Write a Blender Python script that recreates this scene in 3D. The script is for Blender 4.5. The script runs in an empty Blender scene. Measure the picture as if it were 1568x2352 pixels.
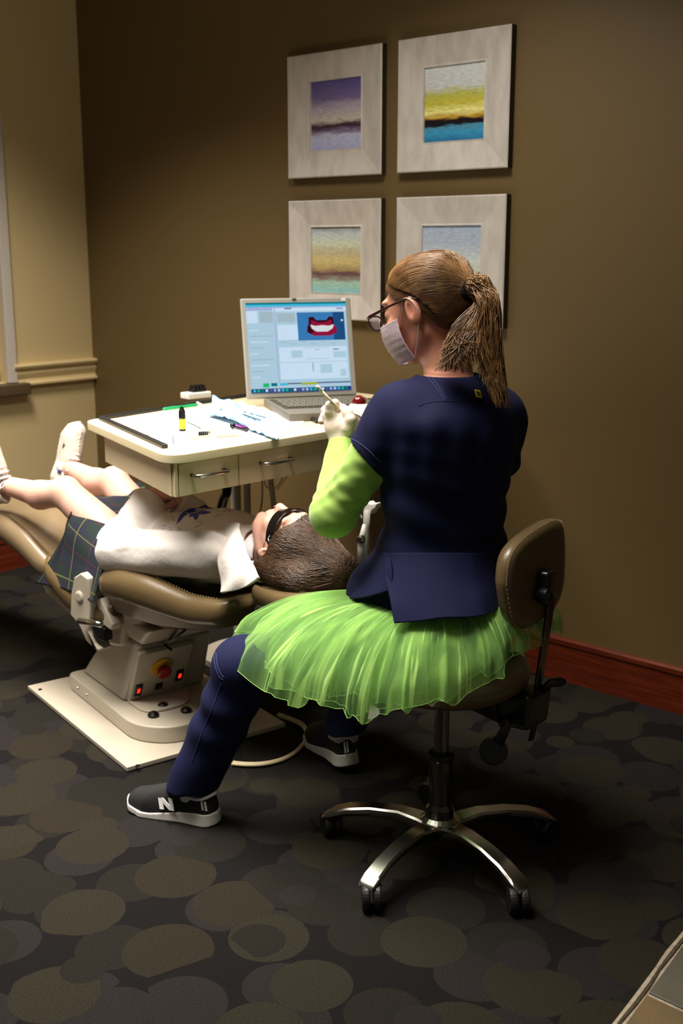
import bpy, math, random
import numpy as np
from mathutils import Vector, Matrix
SC = bpy.context.scene
COL = SC.collection
PI = math.pi
random.seed(7)
# ------------------------------------------------------------------ camera
FPX = 2650.0; CX, CY, HC = 784.0, 1176.0, 1.42
PITCH = math.radians(13.1); YAW = math.radians(42.2)
cd = bpy.data.cameras.new('camera'); cam = bpy.data.objects.new('camera', cd); COL.objects.link(cam)
cd.sensor_fit = 'VERTICAL'; cd.sensor_height = 36.0; cd.lens = FPX/2352*36.0
cam.location = (0, 0, HC); cam.rotation_euler = (PI/2-PITCH, 0, YAW)
cd.dof.use_dof = True; cd.dof.focus_distance = 2.7; cd.dof.aperture_fstop = 4.0
SC.camera = cam
# ------------------------------------------------------------------ world, light, exposure
SC.view_settings.view_transform = 'Standard'; SC.view_settings.look = 'None'
SC.view_settings.gamma = 1.0; SC.view_settings.use_curve_mapping = False
SC.view_settings.exposure = 0.0
w = bpy.data.worlds.new('world'); SC.world = w; w.use_nodes = True
w.node_tree.nodes['Background'].inputs[0].default_value = (0.75, 0.72, 0.62, 1)
w.node_tree.nodes['Background'].inputs[1].default_value = 0.10
def area(name, loc, sx, sy, power, col, spread=180, rot=(0, 0, 0)):
    l = bpy.data.lights.new(name, 'AREA'); l.shape = 'RECTANGLE'; l.size = sx; l.size_y = sy
    l.energy = power; l.color = col; l.spread = math.radians(spread)
    o = bpy.data.objects.new(name, l); COL.objects.link(o); o.location = loc; o.rotation_euler = rot
    return o
WARM = (1.0, 0.93, 0.82)
area('ceiling_lamp_over_patient', (-2.85, 1.15, 2.66), 1.1, 1.1, 42, WARM, 100)
area('ceiling_lamp_over_headrest', (-1.85, 1.5, 2.66), 0.7, 0.7, 12, WARM, 72)
area('ceiling_lamp_by_pictures', (-2.15, 2.2, 2.66), 0.45, 0.45, 20, WARM, 130)
area('ceiling_lamp_window_side', (-3.5, 2.0, 2.66), 0.5, 0.5, 30, WARM, 105)
area('ceiling_lamp_front', (-1.3, 0.4, 2.66), 0.6, 0.6, 4, WARM, 84)

# ------------------------------------------------------------------ where a pixel of the photo lies in the room
FH = np.array([-math.sin(YAW), math.cos(YAW), 0]); RT = np.array([math.cos(YAW), math.sin(YAW), 0]); ZU = np.array([0, 0, 1.])
FW = FH*math.cos(PITCH)-ZU*math.sin(PITCH); UP = ZU*math.cos(PITCH)+FH*math.sin(PITCH); CP = np.array([0, 0, HC])
def ray(x, y): return FW+RT*(x-CX)/FPX-UP*(y-CY)/FPX
def PZ(x, y, h): d = ray(x, y); return CP+d*((h-HC)/d[2])
def PY(x, y, Y): d = ray(x, y); return CP+d*(Y/d[1])
def PX(x, y, X): d = ray(x, y); return CP+d*(X/d[0])
def PD(x, y, t): return CP+ray(x, y)*t

# ------------------------------------------------------------------ object helpers
def tag(o, label=None, cat=None, group=None, kind=None):
    if label: o['label'] = label
    if cat: o['category'] = cat
    if group: o['group'] = group
    if kind: o['kind'] = kind
    return o
def empty(name, loc, label, cat, group=None):
    o = bpy.data.objects.new(name, None); COL.objects.link(o); o.location = Vector(loc)
    o.empty_display_size = 0.05
    return tag(o, label, cat, group)
def link(name, me, mat, parent=None, smooth=True):
    me.name = name
    o = bpy.data.objects.new(name, me); COL.objects.link(o)
    if mat is not None:
        for m in (mat if isinstance(mat, (list, tuple)) else [mat]): me.materials.append(m)
    if smooth: me.polygons.foreach_set('use_smooth', [True]*len(me.polygons))
    if parent is not None:
        o.parent = parent
        g = parent
        off = Vector((0, 0, 0))
        while g is not None: off += g.location; g = g.parent
        o.location = -off       # all meshes are written in room coordinates; thing origins only translate
    return o
def raw(V, F, name='m'):
    me = bpy.data.meshes.new(name); me.from_pydata([tuple(map(float, v)) for v in V], [], [tuple(map(int, f)) for f in F]); me.update()
    return me
class MB:
    def __init__(s): s.V = []; s.F = []; s.M = []
    def add(s, V, F, m=0):
        n = len(s.V); s.V += [tuple(map(float, v)) for v in V]; s.F += [tuple(int(i)+n for i in f) for f in F]; s.M += [m]*len(F); return s
    def box(s, c, size, R=None, m=0):
        c = np.array(c, float); hx, hy, hz = [k/2 for k in size]
        V = np.array([(x, y, z) for x in (-hx, hx) for y in (-hy, hy) for z in (-hz, hz)])
        if R is not None: V = V@np.array(R).T
        return s.add(V+c, [(0, 1, 3, 2), (4, 6, 7, 5), (0, 4, 5, 1), (2, 3, 7, 6), (0, 2, 6, 4), (1, 5, 7, 3)], m)
    def prism(s, P, z0, z1, m=0):
        n = len(P); V = [(p[0], p[1], z0) for p in P]+[(p[0], p[1], z1) for p in P]
        F = [tuple(range(n-1, -1, -1)), tuple(range(n, 2*n))]+[(i, (i+1) % n, n+(i+1) % n, n+i) for i in range(n)]
        return s.add(V, F, m)
    def hull(s, A, B, m=0):          # two matching loops in space joined to a solid
        n = len(A); V = list(A)+list(B)
        F = [tuple(range(n-1, -1, -1)), tuple(range(n, 2*n))]+[(i, (i+1) % n, n+(i+1) % n, n+i) for i in range(n)]
        return s.add(V, F, m)
    def tube(s, P, r, n=10, m=0, cap=True, flat=None):
        P = [np.array(p, float) for p in P]; k = len(P)
        R = r if hasattr(r, '__len__') else [r]*k
        V = []; ref = None
        for i in range(k):
            t = P[min(i+1, k-1)]-P[max(i-1, 0)]; t = t/(np.linalg.norm(t)+1e-9)
            if ref is None:
                ref = np.cross(t, [0, 0, 1.]) if abs(t[2]) < .9 else np.cross(t, [1., 0, 0])
            ref = ref-t*(ref@t); ref /= np.linalg.norm(ref)+1e-9
            b = np.cross(t, ref)
            for j in range(n):
                a = 2*PI*j/n; V.append(P[i]+R[i]*(ref*math.cos(a)+b*math.sin(a)))
        F = [(i*n+j, i*n+(j+1) % n, (i+1)*n+(j+1) % n, (i+1)*n+j) for i in range(k-1) for j in range(n)]
        if cap: F += [tuple(range(n-1, -1, -1)), tuple(range((k-1)*n, k*n))]
        return s.add(V, F, m)
    def lathe(s, c, prof, n=32, ax=(0, 0, 1), m=0):   # prof: (r, h) along ax
        ax = np.array(ax, float); ax /= np.linalg.norm(ax)
        e = np.cross(ax, [0, 0, 1.]) if abs(ax[2]) < .9 else np.array([1., 0, 0]); e = e-ax*(e@ax); e /= np.linalg.norm(e); b = np.cross(ax, e)
        c = np.array(c, float); V = []
        for r, h in prof:
            for j in range(n):
                a = 2*PI*j/n; V.append(c+ax*h+r*(e*math.cos(a)+b*math.sin(a)))
        k = len(prof)
        F = [(i*n+j, i*n+(j+1) % n, (i+1)*n+(j+1) % n, (i+1)*n+j) for i in range(k-1) for j in range(n)]
        F += [tuple(range(n-1, -1, -1)), tuple(range((k-1)*n, k*n))]
        return s.add(V, F, m)
    def mesh(s):
        me = raw(s.V, s.F); me.polygons.foreach_set('material_index', s.M); return me
    def build(s, name, mat, parent=None, bevel=0, seg=2, smooth=False, label=None):
        o = link(name, s.mesh(), mat, parent, smooth)
        fix_normals(o.data)
        if bevel:
            b = o.modifiers.new('bevel', 'BEVEL'); b.width = bevel; b.segments = seg; b.limit_method = 'ANGLE'; b.angle_limit = math.radians(35)
            o.data.polygons.foreach_set('use_smooth', [True]*len(o.data.polygons))
            wn = o.modifiers.new('wn', 'WEIGHTED_NORMAL'); wn.keep_sharp = True
        if label: o['label'] = label
        return o
def fix_normals(me):
    import bmesh
    b = bmesh.new(); b.from_mesh(me); bmesh.ops.recalc_face_normals(b, faces=b.faces); b.to_mesh(me); b.free()
def rotz(a): c, s = math.cos(a), math.sin(a); return np.array([[c, -s, 0], [s, c, 0], [0, 0, 1.]])
def frame(f, u):
    f = np.array(f, float); f /= np.linalg.norm(f); u = np.array(u, float); u = u-f*(u@f); u /= np.linalg.norm(u)
    return f, np.cross(u, f), u          # forward, left, up
def nrm(v): v = np.array(v, float); return v/np.linalg.norm(v)
def catmull(P, n):
    P = np.array(P, float); k = len(P); out = []
    for i in range(n):
        t = i/(n-1)*(k-1); j = min(int(t), k-2); f = t-j
        p0, p1, p2, p3 = P[max(j-1, 0)], P[j], P[j+1], P[min(j+2, k-1)]
        out.append(.5*((2*p1)+(-p0+p2)*f+(2*p0-5*p1+4*p2-p3)*f*f+(-p0+3*p1-3*p2+p3)*f**3))
    return np.array(out)
def patch(C, nu, nv, name, mat, parent, thick=0.003, fn=None):
    """smooth sheet through a grid of control points C[u][v], with uv"""
    C = np.array(C, float)
    A = np.array([catmull(row, nv) for row in C])
    G = np.array([catmull(A[:, j], nu) for j in range(nv)]).transpose(1, 0, 2)
    if fn is not None: G = fn(G)
    V = G.reshape(-1, 3); F = [(i*nv+j, (i+1)*nv+j, (i+1)*nv+j+1, i*nv+j+1) for i in range(nu-1) for j in range(nv-1)]
    me = raw(V, F); uv = me.uv_layers.new(name='UVMap')
    for p in me.polygons:
        for li in p.loop_indices:
            vi = me.loops[li].vertex_index; uv.data[li].uv = ((vi//nv)/(nu-1), (vi % nv)/(nv-1))
    o = link(name, me, mat, parent)
    if thick:
        s = o.modifiers.new('solid', 'SOLIDIFY'); s.thickness = thick; s.offset = 0
    return o
# ------------------------------------------------------------------ implicit surfaces, meshed with surface nets
def smin(a, b, k): h = np.clip(.5+.5*(b-a)/k, 0, 1); return b+(a-b)*h-k*h*(1-h)
def cone(P, a, b, ra, rb):
    a = np.asarray(a, np.float32); b = np.asarray(b, np.float32); ab = b-a
    t = np.clip(((P-a)@ab)/(ab@ab), 0, 1); d = P-a-t[:, None]*ab
    return np.sqrt((d*d).sum(1))-(ra+(rb-ra)*t)
def ell(P, c, r, B=None):
    q = P-np.asarray(c, np.float32)
    if B is not None: q = q@np.array(B, np.float32).T
    r = np.asarray(r, np.float32); k0 = np.sqrt(((q/r)**2).sum(1)); k1 = np.sqrt(((q/(r*r))**2).sum(1))+1e-6
    return k0*(k0-1)/k1
def boxd(P, c, h, B=None, r=0.0):
    q = P-np.asarray(c, np.float32)
    if B is not None: q = q@np.array(B, np.float32).T
    q = np.abs(q)-(np.asarray(h, np.float32)-r)
    return np.sqrt((np.maximum(q, 0)**2).sum(1))+np.minimum(q.max(1), 0)-r
def loftz(P, keys, ax=2):
    """elliptical sections along axis ax; keys: (t, cu, cv, ru, rv) with u, v the other axes in order"""
    K = np.array(keys, np.float32)
    if len(K) > 3: K = catmull(K, 60).astype(np.float32)
    o = [i for i in range(3) if i != ax]
    t = P[:, ax]; f = [np.interp(t, K[:, 0], K[:, i]) for i in range(1, 5)]
    qu = (P[:, o[0]]-f[0])/f[2]; qv = (P[:, o[1]]-f[1])/f[3]
    k = np.sqrt(qu*qu+qv*qv)+1e-6
    d = (k-1)*np.minimum(f[2], f[3])
    e = np.maximum(K[0, 0]-t, t-K[-1, 0])
    return np.maximum(d, e)
def chain(P, pts, rad, k=0.0):
    d = None
    for i in range(len(pts)-1):
        c = cone(P, pts[i], pts[i+1], rad[i], rad[i+1])
        d = c if d is None else (np.minimum(d, c) if k == 0 else smin(d, c, k))
    return d
def wob(P, f, seed, n=5):
    rs = np.random.RandomState(seed); o = 0
    for i in range(n):
        v = rs.normal(size=3)*f; o = o+np.sin(P@v.astype(np.float32)+rs.rand()*6.28)
    return o/n
def cut(P, p, n): return (P-np.asarray(p, np.float32))@nrm(n).astype(np.float32)      # positive on the side of n
def sdf(name, fn, lo, hi, h, mat, parent=None, label=None):
    lo = np.array(lo, float); hi = np.array(hi, float)
    n = np.ceil((hi-lo)/h).astype(int)+1
    ax = [lo[i]+h*np.arange(n[i]) for i in range(3)]
    v = np.empty(n, np.float32)
    yy, zz = np.meshgrid(ax[1], ax[2], indexing='ij'); yz = np.stack([yy.ravel(), zz.ravel()], 1)
    step = max(1, 400000//len(yz))
    for i in range(0, n[0], step):
        xs = ax[0][i:i+step]
        P = np.empty((len(xs)*len(yz), 3), np.float32); P[:, 0] = np.repeat(xs, len(yz)); P[:, 1:] = np.tile(yz, (len(xs), 1))
        v[i:i+step] = fn(P).reshape(len(xs), n[1], n[2])
    v[0] = v[-1] = 1; v[:, 0] = v[:, -1] = 1; v[:, :, 0] = v[:, :, -1] = 1
    m = n-1; N = m.prod(); acc = np.zeros((N, 3)); cnt = np.zeros(N); E = []
    st = np.array([m[1]*m[2], m[2], 1])
    for a in range(3):
        sa = [slice(None)]*3; sb = [slice(None)]*3; sa[a] = slice(0, -1); sb[a] = slice(1, None)
        A = v[tuple(sa)]; B = v[tuple(sb)]
        idx = np.argwhere((A < 0) != (B < 0)); va = A[tuple(idx.T)]; vb = B[tuple(idx.T)]
        t = va/(va-vb); pos = idx.astype(float); pos[:, a] += t
        o1, o2 = (a+1) % 3, (a+2) % 3; cells = []
        ok = (idx[:, o1] > 0) & (idx[:, o2] > 0) & (idx[:, o1] < m[o1]) & (idx[:, o2] < m[o2])
        idx, pos, va = idx[ok], pos[ok], va[ok]
        for d1, d2 in ((-1, -1), (0, -1), (0, 0), (-1, 0)):
            c = idx.copy(); c[:, o1] += d1; c[:, o2] += d2; ci = c@st; cells.append(ci)
            for j in range(3): acc[:, j] += np.bincount(ci, pos[:, j], N)
            cnt += np.bincount(ci, minlength=N)
        q = np.stack(cells, 1); fl = va >= 0; q[fl] = q[fl][:, ::-1]; E.append(q)
    used = np.where(cnt > 0)[0]; remap = -np.ones(N, int); remap[used] = np.arange(len(used))
    V = acc[used]/cnt[used][:, None]*h+lo; F = remap[np.concatenate(E)]
    me = bpy.data.meshes.new(name); me.vertices.add(len(V)); me.vertices.foreach_set('co', V.ravel())
    me.loops.add(len(F)*4); me.loops.foreach_set('vertex_index', F.ravel().astype(np.int32))
    me.polygons.add(len(F)); me.polygons.foreach_set('loop_start', np.arange(0, len(F)*4, 4, dtype=np.int32))
    me.update(calc_edges=True); me.validate()
    o = link(name, me, mat, parent)
    if label: o['label'] = label
    return o
# ------------------------------------------------------------------ materials
def lin(c): return tuple(((x/255)/12.92 if x/255 <= .04045 else ((x/255+.055)/1.055)**2.4) for x in c)
def mat(name, c, rough=.5, metal=0., spec=.5, noise=None, bump=None, sheen=0, coat=0, sub=0, emit=None, alpha=None, trans=0, ior=None):
    m = bpy.data.materials.new(name); m.use_nodes = True; nt = m.node_tree; b = nt.nodes['Principled BSDF']
    b.inputs['Base Color'].default_value = (*lin(c), 1); b.inputs['Roughness'].default_value = rough; b.inputs['Metallic'].default_value = metal
    b.inputs['Specular IOR Level'].default_value = spec
    if sheen: b.inputs['Sheen Weight'].default_value = sheen
    if coat: b.inputs['Coat Weight'].default_value = coat; b.inputs['Coat Roughness'].default_value = .12
    if sub: b.inputs['Subsurface Weight'].default_value = sub; b.inputs['Subsurface Radius'].default_value = (.012, .005, .003); b.inputs['Subsurface Scale'].default_value = 1
    if trans: b.inputs['Transmission Weight'].default_value = trans
    if ior: b.inputs['IOR'].default_value = ior
    if alpha is not None: b.inputs['Alpha'].default_value = alpha
    if emit: b.inputs['Emission Color'].default_value = (*lin(emit[0]), 1); b.inputs['Emission Strength'].default_value = emit[1]
    tc = nt.nodes.new('ShaderNodeTexCoord')
    if noise:      # (scale, colour 2, amount[, stretch])
        mp = nt.nodes.new('ShaderNodeMapping'); nt.links.new(tc.outputs['Object'], mp.inputs[0])
        if len(noise) > 3: mp.inputs['Scale'].default_value = noise[3]
        n = nt.nodes.new('ShaderNodeTexNoise'); n.inputs['Scale'].default_value = noise[0]; n.inputs['Detail'].default_value = 4
        nt.links.new(mp.outputs[0], n.inputs['Vector'])
        r = nt.nodes.new('ShaderNodeValToRGB'); r.color_ramp.elements[0].position = .35; r.color_ramp.elements[1].position = .65
        r.color_ramp.elements[0].color = (*lin(c), 1)
        c2 = tuple(a+(b_-a)*noise[2] for a, b_ in zip(lin(c), lin(noise[1]))); r.color_ramp.elements[1].color = (*c2, 1)
        nt.links.new(n.outputs['Fac'], r.inputs[0]); nt.links.new(r.outputs[0], b.inputs['Base Color'])
    if bump:       # (scale, strength[, stretch])
        mp = nt.nodes.new('ShaderNodeMapping'); nt.links.new(tc.outputs['Object'], mp.inputs[0])
        if len(bump) > 2: mp.inputs['Scale'].default_value = bump[2]
        n = nt.nodes.new('ShaderNodeTexNoise'); n.inputs['Scale'].default_value = bump[0]; n.inputs['Detail'].default_value = 3
        nt.links.new(mp.outputs[0], n.inputs['Vector'])
        bp = nt.nodes.new('ShaderNodeBump'); bp.inputs['Strength'].default_value = bump[1]; bp.inputs['Distance'].default_value = .004
        nt.links.new(n.outputs['Fac'], bp.inputs['Height']); nt.links.new(bp.outputs[0], b.inputs['Normal'])
    return m
M = {}
M['wall_back'] = mat('olive_wall_paint', (104, 84, 49), .55, bump=(300, .05))
M['wall_left'] = mat('cream_wall_paint', (204, 182, 134), .6, bump=(300, .05))
M['ceiling'] = mat('ceiling_white', (225, 220, 205), .8)
M['trimcream'] = mat('cream_gloss_paint', (212, 190, 140), .35)
M['wood'] = mat('cherry_wood', (112, 44, 22), .28, noise=(6, (78, 26, 12), .8, (1, 1, 14)), coat=.4)
M['wincase'] = mat('window_casing', (200, 190, 180), .4)
M['sill'] = mat('dark_bronze', (84, 68, 48), .45)
M['glass'] = mat('window_glass', (150, 150, 150), .05, trans=1, ior=1.45)
M['silver'] = mat('brushed_silver_leaf', (220, 212, 206), .42, metal=.15, noise=(9, (192, 184, 178), .7, (3, 3, 1)), bump=(60, .12))
M['darkedge'] = mat('dark_frame_edge', (46, 36, 24), .5)
M['enamel'] = mat('cream_enamel', (188, 178, 162), .32)
M['enamel2'] = mat('cream_enamel_panel', (176, 166, 148), .4)
M['laminate'] = mat('cream_laminate', (214, 198, 164), .4)
M['worktop'] = mat('worktop_cream', (232, 216, 178), .35)
M['paper'] = mat('white_paper', (246, 244, 240), .7)
M['rubber'] = mat('black_rubber', (22, 22, 22), .45)
M['black'] = mat('black_plastic', (12, 12, 13), .3)
M['chrome'] = mat('chrome', (205, 203, 198), .16, metal=1)
M['alu'] = mat('polished_aluminium', (190, 188, 184), .2, metal=1)
M['dkchrome'] = mat('dark_chrome', (95, 90, 84), .18, metal=1)
M['leather'] = mat('taupe_vinyl', (104, 86, 58), .34, bump=(220, .12), coat=.15)
M['leather2'] = mat('light_taupe_vinyl', (124, 106, 80), .3, bump=(220, .12), coat=.2)
M['stitch'] = mat('cream_thread', (180, 160, 125), .7)
M['navy'] = mat('navy_twill', (19, 22, 58), .85, spec=.2, bump=(500, .1))
M['navyst'] = mat('navy_stitching', (44, 50, 96), .8)
M['lime'] = mat('lime_jersey', (158, 198, 90), .8, sheen=.3)
M['skin'] = mat('skin', (226, 160, 134), .5, sub=.25, noise=(14, (214, 138, 116), .6))
M['skin2'] = mat('pale_skin', (238, 190, 172), .5, sub=.25, noise=(12, (228, 168, 150), .6))
M['lips'] = mat('lips', (196, 110, 104), .4)
M['glove'] = mat('latex_glove', (232, 214, 200), .45, sub=.1, bump=(90, .25))
M['hair'] = mat('light_brown_hair', (98, 66, 38), .36, noise=(1.0, (158, 118, 74), .9, (30, 30, 30)))
M['hair_dark'] = mat('light_brown_hair_under', (112, 78, 46), .5, noise=(30, (86, 58, 34), .8))
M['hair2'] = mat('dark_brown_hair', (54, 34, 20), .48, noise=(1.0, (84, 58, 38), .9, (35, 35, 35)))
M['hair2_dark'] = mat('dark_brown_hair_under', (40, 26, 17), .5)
M['sweat'] = mat('oatmeal_sweatshirt', (226, 218, 214), .9, sheen=.2, bump=(26, .7))
M['shirt'] = mat('white_shirt', (238, 236, 240), .8)
M['print'] = mat('blue_print', (58, 66, 168), .85)
M['printgrey'] = mat('grey_print', (150, 150, 160), .85)
M['blackcloth'] = mat('black_elastic', (14, 13, 14), .8)
M['whitesole'] = mat('white_rubber', (205, 200, 196), .5)
M['shoeblack'] = mat('black_mesh', (16, 16, 18), .8, bump=(500, .3))
M['whitelogo'] = mat('white_leather', (230, 228, 226), .5)
M['sock'] = mat('white_sock', (222, 218, 220), .9)
M['shoebeige'] = mat('worn_white_canvas', (222, 212, 198), .75, noise=(18, (190, 176, 158), .5))
M['maskpink'] = mat('pale_pink_mask', (222, 200, 212), .85, bump=(120, .2))
M['maskblue'] = mat('pale_blue_mask', (150, 194, 230), .8, bump=(60, .5))
M['frameblack'] = mat('glossy_black_frame', (10, 9, 10), .15)
M['frameblue'] = mat('dark_plum_frame', (52, 24, 26), .2)
M['lens'] = mat('clear_lens', (220, 230, 245), .05, trans=.9, ior=1.3)
M['laptop'] = mat('grey_laptop', (160, 156, 148), .45)
M['laptop_base'] = mat('grey_laptop_base', (112, 108, 98), .5)
M['key'] = mat('laptop_key', (112, 108, 94), .5)
M['keygap'] = mat('laptop_keybed', (66, 62, 54), .6)
M['redball'] = mat('dark_red_ball', (110, 14, 18), .12, coat=.5)
M['white'] = mat('white_plastic', (236, 232, 226), .35)
M['bone'] = mat('bone_plastic', (226, 206, 168), .4)
M['yellow'] = mat('yellow_label', (226, 214, 40), .5)
M['green'] = mat('green_plastic', (16, 150, 84), .4)
M['pink'] = mat('magenta_plastic', (236, 60, 200), .4)
M['steel'] = mat('steel', (150, 150, 155), .25, metal=1)
M['purple'] = mat('purple_plastic', (80, 60, 150), .4)
M['redglow'] = mat('red_lit_switch', (150, 12, 6), .4, emit=((255, 40, 20), 1.6))
M['red'] = mat('red_button', (150, 18, 14), .35)
M['yellowdisc'] = mat('yellow_disc', (206, 150, 20), .5)
M['tube'] = mat('cream_tubing', (214, 198, 160), .4)
M['greytube'] = mat('grey_tubing', (176, 174, 166), .4)
M['grout'] = mat('pale_grout', (170, 156, 136), .8, noise=(90, (120, 108, 92), .6))
def emis(name, c, s=1.0):
    m = bpy.data.materials.new(name); m.use_nodes = True; nt = m.node_tree; nt.nodes.clear()
    e = nt.nodes.new('ShaderNodeEmission'); e.inputs[0].default_value = (*lin(c), 1); e.inputs[1].default_value = s
    o = nt.nodes.new('ShaderNodeOutputMaterial'); nt.links.new(e.outputs[0], o.inputs[0]); return m
def N(nt, t, **k):
    n = nt.nodes.new(t)
    for a, b in k.items(): setattr(n, a, b)
    return n
def math_(nt, op, a, b=None, c=None):
    n = nt.nodes.new('ShaderNodeMath'); n.operation = op
    for i, v in enumerate((a, b, c)):
        if v is None: continue
        if isinstance(v, (int, float)): n.inputs[i].default_value = v
        else: nt.links.new(v, n.inputs[i])
    return n.outputs[0]
def mixc(nt, f, a, b):
    n = nt.nodes.new('ShaderNodeMix'); n.data_type = 'RGBA'
    for s, v in ((0, f), (6, a), (7, b)):
        if isinstance(v, tuple): n.inputs[s].default_value = (*lin(v), 1)
        elif isinstance(v, (int, float)): n.inputs[s].default_value = v
        else: nt.links.new(v, n.inputs[s])
    return n.outputs[2]
def carpet():
    m = bpy.data.materials.new('circle_pattern_carpet'); m.use_nodes = True; nt = m.node_tree; b = nt.nodes['Principled BSDF']
    tc = N(nt, 'ShaderNodeTexCoord'); base = (20, 18, 19); cur = None
    def layer(scale, off, r0, r1, cols, prev, keep=0.0):
        mp = N(nt, 'ShaderNodeMapping'); mp.inputs['Location'].default_value = (off, off*1.7, 0); nt.links.new(tc.outputs['Object'], mp.inputs[0])
        v = N(nt, 'ShaderNodeTexVoronoi'); v.voronoi_dimensions = '2D'; v.inputs['Scale'].default_value = scale; v.inputs['Randomness'].default_value = .62
        nt.links.new(mp.outputs[0], v.inputs['Vector'])
        sp = N(nt, 'ShaderNodeSeparateColor'); nt.links.new(v.outputs['Color'], sp.inputs[0])
        rad = math_(nt, 'MULTIPLY_ADD', sp.outputs[0], r1-r0, r0)
        msk = math_(nt, 'LESS_THAN', v.outputs['Distance'], rad)
        msk = math_(nt, 'MULTIPLY', msk, math_(nt, 'GREATER_THAN', sp.outputs[2], keep))
        r = N(nt, 'ShaderNodeValToRGB'); r.color_ramp.interpolation = 'CONSTANT'
        r.color_ramp.elements[0].color = (*lin(cols[0]), 1); r.color_ramp.elements[1].position = 1/len(cols); r.color_ramp.elements[1].color = (*lin(cols[1]), 1)
        for i in range(2, len(cols)): e = r.color_ramp.elements.new(i/len(cols)); e.color = (*lin(cols[i]), 1)
        nt.links.new(sp.outputs[1], r.inputs[0])
        return mixc(nt, msk, prev, r.outputs[0])
    o1, ma, dk = (38, 35, 28), (33, 30, 30), (29, 27, 24)
    cur = layer(5.4, 3.1, .40, .50, [ma, dk, ma], base)
    cur = layer(4.9, 0.37, .40, .47, [o1, dk, o1, (37, 33, 26)], cur, .12)
    cur = layer(6.6, 7.7, .26, .44, [dk, ma, o1], cur, .55)
    n = N(nt, 'ShaderNodeTexNoise'); n.inputs['Scale'].default_value = 260; n.inputs['Detail'].default_value = 2; nt.links.new(tc.outputs['Object'], n.inputs['Vector'])
    hs = N(nt, 'ShaderNodeHueSaturation'); nt.links.new(cur, hs.inputs['Color']); nt.links.new(math_(nt, 'MULTIPLY_ADD', n.outputs['Fac'], 1.5, .25), hs.inputs['Value'])
    nt.links.new(hs.outputs[0], b.inputs['Base Color']); b.inputs['Roughness'].default_value = 1; b.inputs['Specular IOR Level'].default_value = .1
    bp = N(nt, 'ShaderNodeBump'); bp.inputs['Strength'].default_value = .6; bp.inputs['Distance'].default_value = .004
    nt.links.new(n.outputs['Fac'], bp.inputs['Height']); nt.links.new(bp.outputs[0], b.inputs['Normal'])
    return m
M['carpet'] = carpet()
M['slate'] = mat('slate_tile', (92, 82, 64), .45, noise=(9, (112, 90, 56), .8), bump=(40, .4))
M['slate2'] = mat('grey_slate_tile', (92, 88, 76), .45, noise=(7, (76, 74, 66), .8), bump=(30, .3))
def art(name, stops, seed, blot=None):
    m = bpy.data.materials.new(name); m.use_nodes = True; nt = m.node_tree; b = nt.nodes['Principled BSDF']; b.inputs['Roughness'].default_value = .35
    tc = N(nt, 'ShaderNodeTexCoord'); sx = N(nt, 'ShaderNodeSeparateXYZ'); nt.links.new(tc.outputs['UV'], sx.inputs[0])
    mp = N(nt, 'ShaderNodeMapping'); mp.inputs['Scale'].default_value = (2.2, 9, 1); mp.inputs['Location'].default_value = (seed, seed, 0); nt.links.new(tc.outputs['UV'], mp.inputs[0])
    n = N(nt, 'ShaderNodeTexNoise'); n.inputs['Scale'].default_value = 1.6; n.inputs['Detail'].default_value = 6; nt.links.new(mp.outputs[0], n.inputs['Vector'])
    y = math_(nt, 'ADD', sx.outputs[1], math_(nt, 'MULTIPLY_ADD', n.outputs['Fac'], .16, -.08))
    r = N(nt, 'ShaderNodeValToRGB'); el = r.color_ramp.elements
    el[0].position = stops[0][0]; el[0].color = (*lin(stops[0][1]), 1); el[1].position = stops[-1][0]; el[1].color = (*lin(stops[-1][1]), 1)
    for p, c in stops[1:-1]: e = el.new(p); e.color = (*lin(c), 1)
    nt.links.new(y, r.inputs[0])
    n2 = N(nt, 'ShaderNodeTexNoise'); n2.inputs['Scale'].default_value = 5; n2.inputs['Detail'].default_value = 5; nt.links.new(mp.outputs[0], n2.inputs['Vector'])
    hs = N(nt, 'ShaderNodeHueSaturation'); nt.links.new(r.outputs[0], hs.inputs['Color']); nt.links.new(math_(nt, 'MULTIPLY_ADD', n2.outputs['Fac'], .9, .55), hs.inputs['Value'])
    nt.links.new(hs.outputs[0], b.inputs['Base Color'])
    return m
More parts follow.
